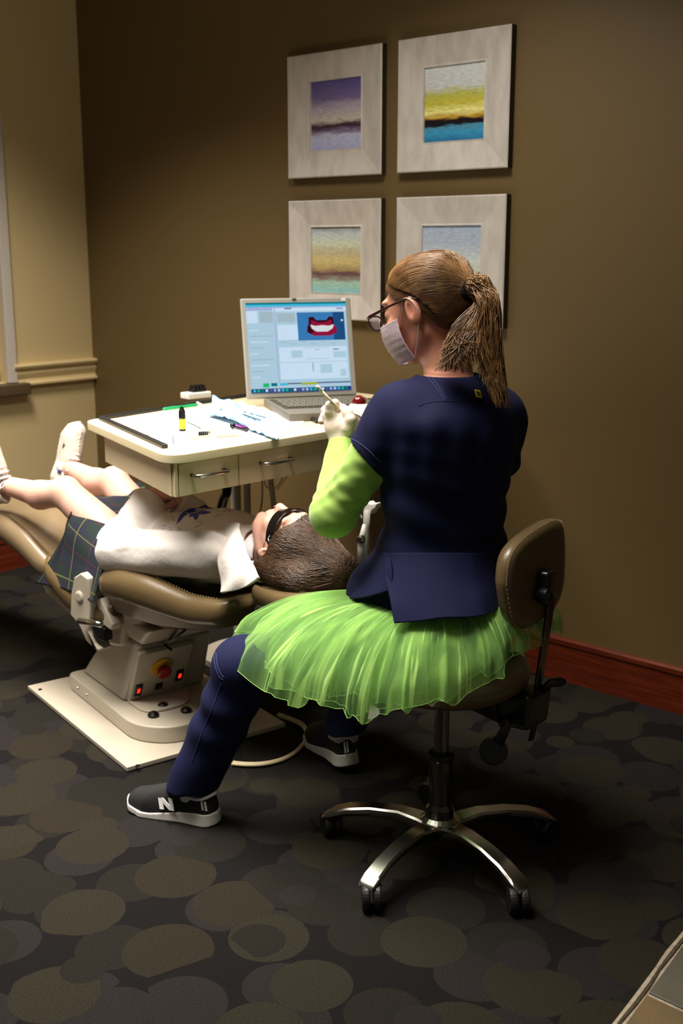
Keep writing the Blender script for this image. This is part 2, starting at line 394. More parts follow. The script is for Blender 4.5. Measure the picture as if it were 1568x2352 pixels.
def tulle():
    m = bpy.data.materials.new('lime_tulle'); m.use_nodes = True; nt = m.node_tree; nt.nodes.clear()
    tc = N(nt, 'ShaderNodeTexCoord')
    def ns(sx_, sy_, det, dist):
        mp = N(nt, 'ShaderNodeMapping'); mp.inputs['Scale'].default_value = (sx_, sy_, 1); nt.links.new(tc.outputs['UV'], mp.inputs[0])
        n = N(nt, 'ShaderNodeTexNoise'); n.inputs['Scale'].default_value = 1; n.inputs['Detail'].default_value = det; n.inputs['Distortion'].default_value = dist; nt.links.new(mp.outputs[0], n.inputs['Vector']); return n.outputs['Fac']
    def ramp(f, p0, p1): 
        r = N(nt, 'ShaderNodeMapRange'); r.inputs[1].default_value = p0; r.inputs[2].default_value = p1; nt.links.new(f, r.inputs[0]); return r.outputs[0]
    broad = ns(26, 1.2, 2, 1.2); fine = ns(170, 1.6, 2, .5)
    al = math_(nt, 'ADD', math_(nt, 'MULTIPLY_ADD', ramp(broad, .42, .62), .34, .20), math_(nt, 'MULTIPLY', ramp(fine, .60, .66), .5))
    al = math_(nt, 'MINIMUM', al, .95)
    col = mixc(nt, ramp(broad, .35, .65), (146, 198, 120), (172, 220, 122)); col = mixc(nt, ramp(fine, .60, .66), col, (196, 238, 140))
    d = N(nt, 'ShaderNodeBsdfDiffuse'); t = N(nt, 'ShaderNodeBsdfTranslucent'); x = N(nt, 'ShaderNodeBsdfTransparent')
    nt.links.new(col, d.inputs[0]); nt.links.new(col, t.inputs[0])
    a = N(nt, 'ShaderNodeMixShader'); a.inputs[0].default_value = .35; nt.links.new(d.outputs[0], a.inputs[1]); nt.links.new(t.outputs[0], a.inputs[2])
    s = N(nt, 'ShaderNodeMixShader'); nt.links.new(al, s.inputs[0]); nt.links.new(x.outputs[0], s.inputs[1]); nt.links.new(a.outputs[0], s.inputs[2])
    o = N(nt, 'ShaderNodeOutputMaterial'); nt.links.new(s.outputs[0], o.inputs[0]); return m
M['tulle_edge'] = mat('lime_tulle_edge', (176, 230, 120), .7, alpha=.45)
M['tulle'] = tulle()
def plaid():
    m = bpy.data.materials.new('navy_green_plaid'); m.use_nodes = True; nt = m.node_tree; b = nt.nodes['Principled BSDF']; b.inputs['Roughness'].default_value = .9
    tc = N(nt, 'ShaderNodeTexCoord'); sx = N(nt, 'ShaderNodeSeparateXYZ'); nt.links.new(tc.outputs['UV'], sx.inputs[0])
    def band(o, per, ph, wd): return math_(nt, 'LESS_THAN', math_(nt, 'FRACT', math_(nt, 'MULTIPLY_ADD', o, per, ph)), wd)
    u, v = sx.outputs[0], sx.outputs[1]
    c = mixc(nt, band(u, 3.2, .1, .5), (18, 21, 46), (13, 34, 33))
    c2 = mixc(nt, band(v, 6.4, .3, .5), (18, 21, 48), (12, 32, 32)); c = mixc(nt, .5, c, c2)
    c = mixc(nt, band(u, 2.4, .35, .018), c, (84, 22, 34)); c = mixc(nt, band(v, 4.2, .62, .018), c, (84, 22, 34))
    c = mixc(nt, band(u, 2.4, .80, .022), c, (104, 104, 44)); c = mixc(nt, band(v, 4.2, .06, .022), c, (104, 104, 44))
    nt.links.new(c, b.inputs['Base Color']); return m
M['plaid'] = plaid()

# ================================================================== THE ROOM
XL, YB, ZC = -4.44, 3.19, 2.7
def struct(o): o['kind'] = 'structure'; return o
def xt(y): return -.887-.1126*(y-1.736)
XT = -0.862          # where the carpet stops and the slate begins
y0_, y1_ = -1.6, 3.19
struct(MB().prism([(XL, y0_), (xt(y0_), y0_), (xt(y1_), y1_), (XL, y1_)], -.04, 0).build('floor', M['carpet']))
f2 = MB()
ys = [-1.6, -.9, -.25, .45, 1.12, 1.86, 2.5, 3.19]; g_ = .005
for i in range(len(ys)-1):
    for j, (o0, o1) in enumerate(((.012, .55), (.55, 1.1), (1.1, 2.2))):
        sh = .33*(j % 2); ya, yb_ = max(y0_, ys[i]-sh)+g_, min(y1_, (ys[i+1] if i+2 < len(ys) or not sh else 9)-(sh if i+2 < len(ys) else 0))-g_
        if yb_-ya < .05: continue
        f2.prism([(xt(ya)+o0+g_, ya), (min(1.3, xt(ya)+o1-g_), ya), (min(1.3, xt(yb_)+o1-g_), yb_), (xt(yb_)+o0+g_, yb_)], -.04, .001, (i+j) % 2)
struct(f2.build('floor', [M['slate'], M['slate2']], bevel=.002))
struct(MB().prism([(xt(y0_), y0_), (1.3, y0_), (1.3, y1_), (xt(y1_), y1_)], -.05, -.003).build('trim_1', M['grout']))
struct(MB().tube([(xt(-1.59+i*.0655)+.004+.0015*math.sin(i*1.7), -1.59+i*.0655, .000) for i in range(74)], [.007+.0014*math.sin(i*2.3) for i in range(74)], 6).build('trim_2', M['grout']))
struct(MB().box((-1.57, YB+.06, ZC/2), (5.86, .12, ZC)).build('wall_back', M['wall_back']))
wl = MB(); wy0, wy1, wz0, wz1 = .9, 2.735, .83, 2.15
wl.box((XL-.06, (-1.6+wy0)/2, ZC/2), (.12, wy0+1.6, ZC)); wl.box((XL-.06, (wy1+YB)/2, ZC/2), (.12, YB-wy1, ZC))
wl.box((XL-.06, (wy0+wy1)/2, wz0/2), (.12, wy1-wy0, wz0)); wl.box((XL-.06, (wy0+wy1)/2, (wz1+ZC)/2), (.12, wy1-wy0, ZC-wz1))
struct(wl.build('wall_left', M['wall_left']))
struct(MB().box((-1.57, .8, ZC+.05), (5.98, 4.9, .1)).build('ceiling', M['ceiling']))
# chair rail with its moulded profile, ending against the back wall
def extr(prof, p0, p1, nrmv, name, m):
    p0 = np.array(p0, float); p1 = np.array(p1, float); nv = np.array(nrmv, float)
    A = [p0+nv*d+ZU*z for d, z in prof]; B = [p1+nv*d+ZU*z for d, z in prof]
    return struct(MB().hull(A, B).build(name, m))
rail = [(0, .81), (.022, .81), (.028, .815), (.028, .823), (.016, .828), (.013, .84), (.02, .86), (.022, .868), (.018, .876), (.018, .882), (.03, .888), (.034, .898), (.03, .906), (0, .908)]
extr(rail, (XL, 2.76, 0), (XL, YB, 0), (1, 0, 0), 'trim_3', M['trimcream'])
bb = [(0, 0), (.014, 0), (.014, .122), (.018, .128), (.018, .142), (.008, .147), (0, .147)]
extr(bb, (XL, -1.6, 0), (XL, YB, 0), (1, 0, 0), 'baseboard_left', M['wood'])
extr([(d*1.15, z) for d, z in bb], (XL, YB, 0), (1.3, YB, 0), (0, -1, 0), 'baseboard_back', M['wood'])
# window at the left edge of the photo
wn = MB(); wn.box((XL+.012, wy1+.018, (wz0+wz1)/2), (.024, .045, wz1-wz0)); wn.box((XL+.012, wy0-.018, (wz0+wz1)/2), (.024, .045, wz1-wz0)); wn.box((XL+.012, (wy0+wy1)/2, wz1+.03), (.024, wy1-wy0+.08, .06))
wo = struct(wn.build('window_1', M['wincase'], bevel=.003))
fr = MB()
for y in (wy0+.02, (wy0+wy1)/2, wy1-.02): fr.box((XL-.07, y, (wz0+wz1)/2), (.03, .04, wz1-wz0))
for z_ in (wz0+.02, wz1-.02): fr.box((XL-.07, (wy0+wy1)/2, z_), (.03, wy1-wy0, .04))
fr.build('window_frame', M['wincase'], wo)
MB().box((XL-.07, (wy0+wy1)/2, (wz0+wz1)/2), (.006, wy1-wy0-.06, wz1-wz0-.06)).build('pane', M['glass'], wo)
MB().box((XL+.02, (wy0+wy1)/2+.02, .803), (.07, wy1-wy0+.13, .05)).build('window_sill', M['sill'], wo, bevel=.006)

# ------------------------------------------------------------------ four framed landscapes
def picture(cx, cz, label, m):
    W, H = .452*1.0, .425
    r = empty('picture_frame', (cx, YB, cz-H/2), label, 'picture', 'four square landscapes in silver frames')
    o_, i_ = .226, .122; oz, iz = .2125, .118; y0, y1, y2 = YB-.003, YB-.026, YB-.014
    def ring(hx, hz, y): return [(cx-hx, y, cz-hz), (cx+hx, y, cz-hz), (cx+hx, y, cz+hz), (cx-hx, y, cz+hz)]
    L = [ring(o_, oz, y0), ring(o_, oz, y1), ring(o_-.004, oz-.004, y1-.003), ring(i_+.006, iz+.006, y2), ring(i_, iz, y2-.002), ring(i_, iz, y0)]
    b = MB(); V = [p for l in L for p in l]; F = []; Ms = []
    for k in range(len(L)-1):
        for j in range(4):
            b.add([L[k][j], L[k][(j+1) % 4], L[k+1][(j+1) % 4], L[k+1][j]], [(0, 1, 2, 3)], 1 if k == 0 else 0)
    b.build('frame', [M['silver'], M['darkedge']], r)
    me = raw([(cx-i_, y2+.004, cz-iz), (cx+i_, y2+.004, cz-iz), (cx+i_, y2+.004, cz+iz), (cx-i_, y2+.004, cz+iz)], [(0, 1, 2, 3)])
    uv = me.uv_layers.new(name='UVMap')
    for li, c in enumerate([(0, 0), (1, 0), (1, 1), (0, 1)]): uv.data[li].uv = c
    link('painting', me, m, r, False)
xa, xb, za, zb = -2.909, -2.387, 1.866, 1.361
picture(xa, za, 'silver framed painting of violet sky and dark shoreline, upper left of four', art('violet_seascape', [(0, (178, 182, 224)), (.2, (190, 194, 226)), (.28, (120, 100, 130)), (.33, (58, 34, 44)), (.37, (90, 70, 80)), (.42, (206, 196, 186)), (.6, (182, 172, 190)), (.75, (120, 106, 156)), (1, (96, 84, 150))], 1.3))
picture(xb, za, 'silver framed painting of white and yellow sky over blue water, upper right of four', art('yellow_seascape', [(0, (44, 120, 170)), (.12, (60, 150, 196)), (.2, (80, 140, 170)), (.23, (22, 20, 30)), (.28, (30, 22, 24)), (.32, (190, 150, 50)), (.4, (240, 236, 150)), (.5, (200, 190, 70)), (.62, (186, 186, 90)), (.74, (208, 210, 214)), (1, (214, 220, 222))], 4.1))
picture(xa, zb, 'silver framed painting of ochre land and teal water, lower left of four', art('ochre_seascape', [(0, (140, 190, 196)), (.16, (160, 196, 180)), (.24, (130, 108, 96)), (.3, (96, 70, 78)), (.35, (164, 140, 100)), (.48, (206, 188, 128)), (.62, (190, 180, 146)), (.75, (204, 212, 188)), (.9, (186, 198, 206)), (1, (140, 142, 130))], 8.6))
picture(xb, zb, 'silver framed painting of pale grey sky, lower right, half behind the woman’s head'.replace('’', "'"), art('grey_seascape', [(0, (180, 186, 200)), (.12, (196, 196, 204)), (.17, (96, 70, 80)), (.21, (140, 110, 70)), (.28, (190, 190, 170)), (.5, (206, 214, 214)), (.75, (176, 188, 208)), (1, (170, 184, 210))], 2.2))

# ================================================================== THE INSTRUMENT CART OVER THE PATIENT
TH = .90
def rounded(P, rads, n=6):
    out = []; k = len(P)
    for i in range(k):
        p = np.array(P[i][:2], float); a = nrm(np.array(P[i-1][:2])-p); b = nrm(np.array(P[(i+1) % k][:2])-p); r = rads[i]
        if r <= 0: out.append(tuple(p)); continue
        for j in range(n+1):
            t = j/n; out.append(tuple((p+a*r)*(1-t)**2+2*p*t*(1-t)+(p+b*r)*t*t))
    return out
cart = empty('instrument_cart', (-2.6, 2.55, .0), 'cream instrument cart with two drawers and worktop, standing over the patient\'s lap', 'cart')
top = rounded([(-2.234, 1.815), (-2.19, 3.08), (-2.98, 3.10), (-2.895, 2.038)], [.075, .03, .03, .04])
MB().prism(top, TH-.025, TH).build('worktop', M['worktop'], cart, bevel=.003)
c0 = np.array([-2.262, 1.85]); cF = np.array([-2.795, 2.035]); cN = np.array([-2.222, 3.0]); cB = np.array([-2.86, 3.02])
zb_, zt_ = .787, TH-.025
MB().prism([tuple(c0+[-.004, 0]), tuple(cN+[-.004, 0]), tuple(cB), tuple(cF)], zb_, zt_).build('cabinet', M['laminate'], cart)
fd = nrm(cN-c0); fn2 = np.array([fd[1], -fd[0]])
def front(s0, s1, t=.012): 
    a = c0+fd*s0; b = c0+fd*s1
    return [tuple(a), tuple(b), tuple(b+fn2*t), tuple(a+fn2*t)]
def drawer(s0, s1, sc_):
    o = MB().prism(front(s0+.002, s1-.002), zb_, zt_-.004).build('drawer', M['laminate'], cart, bevel=.001)
    h = MB(); p = lambda s, d, z: (*(c0+fd*s+fn2*(.012+d)), z)
    w_ = .054; z_ = .838
    h.tube([p(sc_-w_, 0, z_), p(sc_-w_, .02, z_), p(sc_-w_+.008, .027, z_), p(sc_+w_-.008, .027, z_), p(sc_+w_, .02, z_), p(sc_+w_, 0, z_)], .0048, 10)
    h.build('handle', M['alu'], o, smooth=True)
drawer(.012, .215, .108); drawer(.215, .53, .345)
MB().prism(front(.53, .80), zb_, zt_-.004).build('drawer', M['laminate'], cart, bevel=.001)
MB().prism([tuple(c0+[-.03, .01]), tuple(c0+fd*.01), tuple(c0+fd*.01+fn2*.012), tuple(c0+fn2*.012)], zb_, zt_).build('corner_post', M['laminate'], cart, bevel=.001)
def rail3(a, b, w=.017, h=.011): 
    a = np.array([*a[:2], TH+h/2+.0005]); b = np.array([*b[:2], TH+h/2+.0005]); d = b-a; L = np.linalg.norm(d); an = math.atan2(d[1], d[0])
    MB().box((a+b)/2, (L+w, w, h), rotz(an)).build('tray_rail', M['rubber'], cart, bevel=.003)
rail3((-2.338, 1.890), (-2.862, 2.078)); rail3((-2.868, 2.082), (-2.945, 2.835)); rail3((-2.945, 2.815), (-2.335, 2.470))
# its column and hoses behind the patient
cq = PY(553, 1130, 2.62)
MB().lathe((cq[0], cq[1], 0), [(.15, 0), (.15, .02), (.13, .03), (.03, .04)], 40).build('floor_base', M['enamel'], cart)
MB().lathe((cq[0]-.012, cq[1]-.012, .03), [(.017, 0), (.017, .757)], 20).build('support_column', M['greytube'], cart, smooth=False)
MB().lathe((cq[0]+.016, cq[1]+.014, .03), [(.012, 0), (.012, .757)], 20).build('support_column', M['greytube'], cart, smooth=False)
def hose(pts, r, m): MB().tube(catmull([PY(x, y, Y) for x, y, Y in pts], 24), r, 8).build('hose', M[m], cart, smooth=True)
hose([(620, 1085, 2.5), (622, 1110, 2.5), (627, 1150, 2.5), (632, 1230, 2.52), (600, 1330, 2.58)], .009, 'greytube')
hose([(600, 1090, 2.5), (602, 1120, 2.5), (600, 1160, 2.5), (590, 1200, 2.55), (575, 1290, 2.6)], .0035, 'tube')
hose([(652, 1080, 2.5), (645, 1105, 2.5), (630, 1122, 2.5), (612, 1118, 2.5), (604, 1095, 2.5)], .0022, 'tube')
hose([(668, 1078, 2.5), (655, 1100, 2.5), (636, 1125, 2.5)], .002, 'tube')
hose([(520, 1095, 2.45), (520, 1130, 2.45), (512, 1150, 2.47), (490, 1240, 2.55)], .016, 'black')

# ------------------------------------------------------------------ laptop behind the right rail
wdir = nrm([.52, .854, 0]); lb = PZ(570, 917, TH+.026)
def pj(P): v = np.array(P)-CP; w_ = v@FW; return CX+FPX*(v@RT)/w_, CY-FPX*(v@UP)/w_
wid = .25
while pj(lb+wdir*wid)[0] < 817: wid += .002
rb = lb+wdir*wid; fw = np.array([wdir[1], -wdir[0], 0]); updir = nrm(ZU*math.cos(math.radians(14))-fw*math.sin(math.radians(14)))
hgt = .2
while pj((lb+rb)/2+updir*hgt)[1] > 684: hgt += .002
sn = np.cross(wdir, updir); lt = lb+updir*hgt; rt_ = rb+updir*hgt
lap = empty('laptop', (lb+rb)/2*[1, 1, 0]+[0, 0, TH], 'open grey laptop with lit screen showing a picture of teeth', 'laptop')
cc = (lb+rb+lt+rt_)/4
B3 = np.array([wdir, updir, sn]).T
MB().box(cc-sn*.008, (wid*1.02, hgt, .014), B3).build('lid', M['laptop'], lap, bevel=.006, seg=3)
sw, sh = wid*.925, hgt*.895; s0 = cc+updir*hgt*.004-wdir*wid*.006
def sc(u, v, l=0): return s0+wdir*(u-.5)*sw+updir*(.5-v)*sh+sn*(.0004+l*.0003)
cols = dict(bg=(176, 208, 226), wht=(206, 228, 248), gry=(168, 190, 200), lav=(168, 180, 220), dk=(84, 104, 140), teal=(20, 120, 130), grn=(30, 190, 120), cy=(60, 190, 226), yl=(170, 184, 50), pic=(58, 124, 184), pic2=(30, 78, 130), gum=(150, 20, 60), gumd=(60, 10, 26), tooth=(226, 228, 232), navy=(30, 66, 130), frame=(90, 110, 120), vio=(130, 120, 190))
CI = list(cols); scr = MB()
def R(x0, y0, x1, y1, c, l=1): scr.add([sc(x0, y1, l), sc(x1, y1, l), sc(x1, y0, l), sc(x0, y0, l)], [(0, 1, 2, 3)], CI.index(c))
def Pg(P, c, l=2): scr.add([sc(x, y, l) for x, y in P], [tuple(range(len(P)))], CI.index(c))
R(0, 0, 1, 1, 'bg', 0); R(0, 0, 1, .02, 'teal'); R(0, .02, 1, .045, 'cy', 1); R(0, .045, 1, .085, 'lav'); R(.26, .06, 1, .1, 'wht', 2); R(.0, .09, .11, .225, 'wht'); R(.38, .062, .45, .075, 'dk', 3); R(.9, .07, .97, .08, 'dk', 3)
R(.275, .06, .285, .9, 'lav', 3); R(.3, .12, .48, .22, 'gry', 2); R(.3, .25, .5, .42, 'wht', 2); R(.13, .1, .26, .22, 'gry', 2)
for i in range(9): R(.02, .3+i*.065, .1+.05*((i*7) % 4), .312+i*.065, 'gry' if i % 2 else 'wht', 2)
R(.3, .5, .98, .86, 'wht', 1); R(.56, .51, .8, .64, 'wht', 3); R(.56, .51, .8, .515, 'gry', 4); R(.56, .635, .8, .64, 'gry', 4); R(.42, .54, .53, .62, 'bg', 3); R(.84, .56, .97, .63, 'bg', 3); R(.84, .53, .9, .54, 'dk', 4); R(.66, .53, .7, .54, 'gry', 4)
R(.3, .67, .98, .675, 'gry', 4); R(.62, .68, .635, .78, 'gry', 4); R(.7, .7, .82, .8, 'bg', 3); R(.9, .76, .96, .84, 'bg', 3)
for i in range(6): R(.32+.1*i, .44+.02*(i % 2), .38+.1*i, .45+.02*(i % 2), 'gry', 4)
R(.12, .895, .18, .94, 'grn', 3); R(.2, .895, .26, .93, 'teal', 3); R(.285, .9, .36, .925, 'cy', 3); R(.36, .9, 1, .915, 'dk', 3); R(.5, .9, .66, .925, 'yl', 4)
R(0, .955, 1, 1, 'navy', 3)
for i in range(24): R(.02+i*.04, .963, .045+i*.04, .99, ['cy', 'wht', 'bg', 'teal', 'lav', 'grn', 'dk'][(i*5) % 7], 4)
R(.5, .115, .975, .43, 'pic', 4); R(.86, .115, .975, .43, 'pic2', 5); R(.94, .2, .96, .22, 'wht', 6)
def arc(cx, cy, rx, ry, a0, a1, wv, c, l, n=14):
    P = [(cx+rx*math.cos(math.radians(a0+(a1-a0)*i/n)), cy+ry*math.sin(math.radians(a0+(a1-a0)*i/n))) for i in range(n+1)]
    Q = [(x, y+wv) for x, y in P][::-1]
    for i in range(n): Pg([P[i], P[i+1], (P[i+1][0], P[i+1][1]+wv), (P[i][0], P[i][1]+wv)], c, l)
Pg([(.615, .17), (.66, .165), (.69, .205), (.79, .205), (.82, .165), (.86, .17), (.87, .26), (.61, .26)], 'gumd', 6)
Pg([(.64, .2), (.70, .23), (.78, .23), (.84, .2), (.85, .27), (.63, .27)], 'gum', 7)
Pg([(.60, .26), (.63, .25), (.68, .33), (.81, .33), (.86, .25), (.885, .28), (.895, .34), (.83, .38), (.66, .38), (.59, .34)], 'gum', 7)
Pg([(.60, .26), (.63, .25), (.66, .34), (.62, .36), (.59, .33)], 'gumd', 8)
Pg([(.625, .255), (.68, .27), (.745, .262), (.81, .27), (.865, .255), (.85, .3), (.80, .335), (.69, .335), (.64, .3)], 'tooth', 9)
for i in range(7): R(.665+i*.024, .27, .668+i*.024, .33, 'gry', 10)
link('screen', scr.mesh(), [emis('screen_'+k, v, .92) for k, v in cols.items()], lap, False)
MB().box(cc+updir*hgt*.475+wdir*wid*.44+sn*.0005, (.014, .011, .002), B3).build('sticker', M['white'], lap)
MB().box(cc+updir*hgt*.482-wdir*wid*.02+sn*.0005, (.014, .007, .002), B3).build('latch', M['keygap'], lap)
B4 = np.array([wdir, fw, ZU]).T
mid = (lb+rb)/2; mid[2] = TH
mid = mid+wdir*.028; MB().box(mid+fw*.178+ZU*.0135, (wid*.88, .35, .025), B4).build('keyboard_base', M['laptop_base'], lap, bevel=.004)
MB().box(mid+fw*.145+ZU*.0265, (wid*.82, .22, .002), B4).build('key_bed', M['keygap'], lap)
kb = MB()
for r_ in range(9):
    for c_ in range(15):
        kb.box(mid+wdir*((c_-7)*wid*.0535+(r_ % 3)*.004)+fw*(.06+r_*.022)+ZU*.0295, (wid*.044, .0175, .005), B4)
kb.build('keyboard', M['key'], lap)

# ------------------------------------------------------------------ things lying on the worktop
def thing1(b, name, m, label, cat, group=None, **k):
    o = b.build(name, m, None, **k); return tag(o, label, cat, group)
def at(x, y, h=0): p = PZ(x, y, TH+h); return p
L0 = [at(*q)[:2] for q in ((262, 965), (388, 948), (560, 930), (700, 965), (690, 978), (640, 1002), (420, 1028), (385, 1030), (352, 1005))]
o = thing1(MB().prism([tuple(p) for p in L0], TH+.0004, TH+.0016), 'tray_liner', M['paper'], 'flat white paper liner spread over the cart top', 'paper')
def bottle():
    p = at(419, 990, .0016); r = empty('dropper_bottle', p, 'small dropper bottle with black cap and yellow label, standing on the tray', 'bottle')
    MB().lathe(p, [(.0095, 0), (.0098, .002), (.0098, .007)], 24).build('bottle_base', M['black'], r, smooth=False)
    MB().lathe(p+ZU*.007, [(.0098, 0), (.0098, .028)], 24).build('label', M['yellow'], r)
    MB().lathe(p+ZU*.035, [(.0098, 0), (.0102, .004), (.0092, .022), (.0055, .03), (.0045, .034)], 24).build('cap', M['black'], r)
bottle()
def stick(name, a, b, r, m, label, cat, h=0, h2=None, parent=None):
    A = at(*a, h+r); Bp = at(*b, (h if h2 is None else h2)+r)
    bld = MB().tube([A, A+(Bp-A)*.03, A+(Bp-A)*.97, Bp], [r*.7, r, r, r*.7], 12)
    if parent: return bld.build(name, m, parent, smooth=True)
    o = bld.build(name, m, None, smooth=True); return tag(o, label, cat)
pen = empty('green_pen', at(415, 937), 'green pen lying along the back tray rail', 'pen')
stick('barrel', (375, 940), (452, 930), .0055, M['green'], None, None, .012, parent=pen); stick('grip', (392, 937), (425, 933), .0060, M['rubber'], None, None, .012, parent=pen)
# bracket typodont print on the liner, drawn as a row of marks
ar = MB()
for i in range(11):
    x = 308+i*5.6; y = 968-3.2*math.sin(i/10*PI)-i*.3
    ar.box(at(x, y, .0026), (.004, .0025, .002), rotz(i*.2))
ar.tube([at(306, 972, .003), at(304, 967, .003), at(312, 962, .003), at(325, 962, .003), at(322, 970, .003)], .0009, 6); ar.tube([at(306+i*7, 975-abs(i-4)*.7-i*.6, .0025) for i in range(10)], .0007, 6)
tag(ar.build('archwire', M['steel']), 'thin curved archwire with small brackets on the white liner', 'archwire')
b = MB(); A = [at(305, 985, .0016), at(330, 1000, .0016), at(395, 993, .0016), at(372, 977, .0016)]
b.hull(A, [p+ZU*.014 for p in A]); thing1(b, 'paper_packet', M['paper'], 'white folded packet near the front left tray rail', 'packet', bevel=.002)
stick('composite_stick', (397, 1001), (398, 1018), .0014, M['purple'], 'thin purple and white stick near the left front corner of the tray', 'stick', .002)
# bone coloured shade guide with black stripes
g = empty('shade_guide', at(470, 1000), 'bone plastic shade guide with black striped middle at the tray front', 'dental tool')
A = [at(430, 1006, .002), at(432, 998, .012), at(455, 991, .016), at(482, 990, .016), at(492, 1008, .002), at(494, 1012, .002)]
b = MB()
for i in range(12):
    t = i/11; x = 431+t*50; p = at(x, 1008-6*t, .002); q = at(x, 996-5*math.sin(t*PI*.6), .012)
    b.hull([p-RT*.0022+FH*.006, p+RT*.0022+FH*.006, p+RT*.0022-FH*.004, p-RT*.0022-FH*.004], [q-RT*.0022+FH*.005, q+RT*.0022+FH*.005, q+RT*.0022-FH*.004, q-RT*.0022-FH*.004], 1 if 5 < i < 11 else 0)
b.build('tabs', [M['bone'], M['black']], g)
MB().tube([at(432, 1009, .004), at(455, 1004, .006), at(482, 1002, .006)], .0035, 8).build('holder_bar', M['bone'], g, smooth=True)
MB().tube([at(478, 990, .014), at(487, 992, .014), at(492, 1000, .01), at(493, 1010, .004), at(492, 1015, .002)], [.003, .004, .004, .004, .003], 10).build('hook', M['bone'], g, smooth=True)
stick('bonding_brush', (498, 1001), (545, 998), .0045, M['bone'], 'bone coloured brush handle lying right of the shade guide', 'brush', .002)
t_ = empty('curing_tip', at(550, 980), 'black ball tipped tool crossing a magenta handle on the tray', 'dental tool')
b = MB(); p = at(534, 978, .012); b.lathe(p, [(.0005, -.009), (.006, -.007), (.009, 0), (.006, .007), (.0005, .009)], 16); b.build('ball_end', M['black'], t_, smooth=True)
stick('black_handle', (536, 979), (568, 989), .0036, M['black'], None, None, .003, parent=t_)
stick('magenta_applicator', (542, 978), (580, 982), .0032, M['pink'], 'magenta applicator lying beneath the black ball tipped tool', 'applicator', .0018)
stick('tweezers', (428, 968), (462, 985), .0019, M['steel'], 'grey metal tweezers to the right of the dropper bottle', 'tweezers', .002)
stick('short_probe', (536, 996), (546, 995), .0014, M['black'], 'tiny black pin lying on the liner below the magenta handle', 'pin', .002)
stick('white_syringe', (452, 958), (512, 974), .005, M['white'], 'white syringe lying in front of the crumpled blue mask', 'syringe', .002)
stick('long_probe', (478, 962), (505, 933), .001, M['steel'], 'thin steel probe pointing at the white junction box', 'probe', .002, .014)
# crumpled blue mask
G = np.array([[at(480+ (640-480)*u/5+ (1-v/3)*(8-u*2), 922+ u*7.5 + v*(12+u*1.2), .004) for v in range(4)] for u in range(6)])
rs = np.random.RandomState(3)
def crump(Gm):
    nu, nv = Gm.shape[:2]; U, Vv = np.meshgrid(np.arange(nu)/nu, np.arange(nv)/nv, indexing='ij')
    z = .006*np.sin(Vv*26+U*4)+.005*np.sin(U*15+1+Vv*7)+.004*np.sin(U*31+Vv*17)
    Gm = Gm.copy(); Gm[..., 2] = TH+.006+np.abs(z)*1.25+.012*np.exp(-((U-.25)/.2)**2); return Gm
mk = patch(G, 60, 40, 'face_mask', M['maskblue'], None, .0012, crump); tag(mk, 'crumpled pale blue face mask lying on the tray by the right rail', 'face mask')
inst = []
for i, (a, b_, r_) in enumerate([((505, 940), (560, 955), .0018), ((520, 938), (575, 958), .0022), ((545, 948), (600, 966), .002), ((560, 946), (612, 960), .0015)]):
    o = stick('hand_instrument', a, b_, r_, M['steel'], ['steel instrument lying leftmost on the blue mask', 'thicker steel instrument lying second from left on the blue mask', 'steel instrument reaching lowest over the blue mask', 'thin steel instrument lying nearest the laptop on the blue mask'][i], 'dental tool', .019, .014)
    o['group'] = 'instruments lying on the blue mask'
stick('cotton_roll', (578, 934), (606, 945), .0055, M['maskpink'], 'pinkish rolled mask loop next to the right rail', 'cotton roll', .004)
# white junction box behind the back rail, with a black plug block
jb = empty('junction_box', PZ(460, 922, TH), 'white junction box with a black plug block behind the back rail', 'junction box')
p = PZ(458, 922, TH); d = nrm((PZ(492, 918, TH)-PZ(428, 925, TH))*[1, 1, 0]); Bj = np.array([d, np.cross(ZU, d), ZU]).T
MB().box(p+ZU*.02+np.cross(ZU, d)*.02, (.095, .05, .022), Bj).build('box', M['white'], jb, bevel=.004)
b = MB()
for i in range(4): b.box(p+ZU*.042+np.cross(ZU, d)*.02+d*(-.012+i*.013), (.009, .026, .024), Bj)
b.box(p+ZU*.036+np.cross(ZU, d)*.02+d*.007, (.056, .03, .01), Bj); b.build('plug_block', M['black'], jb, bevel=.002)
stick('white_cable', (452, 924), (500, 950), .0035, M['white'], 'short white cable from the junction box onto the tray', 'cable', .02, .004)
# trackball beside the laptop
p = PZ(824, 950, TH+.0275); tb = empty('trackball_mouse', p, 'white trackball mouse with dark red ball on the right front corner of the laptop', 'trackball')
MB().lathe(p, [(.034, 0), (.038, .006), (.036, .018), (.026, .028), (.02, .031)], 32).build('body', M['white'], tb, smooth=True)
b = MB(); b.lathe(p, [(.021*math.cos(a), .034+.021*math.sin(a)) for a in np.linspace(-PI/2+.05, PI/2-.02, 14)], 28); b.build('ball', M['redball'], tb, smooth=True)
pm = PZ(838, 922, TH); tag(MB().box(pm+ZU*.004+RT*.0, (.16, .05, .008), np.array([RT, FH, ZU]).T).build('mouse_pad', M['black']), 'black pad lying on the cart to the right of the laptop', 'pad')

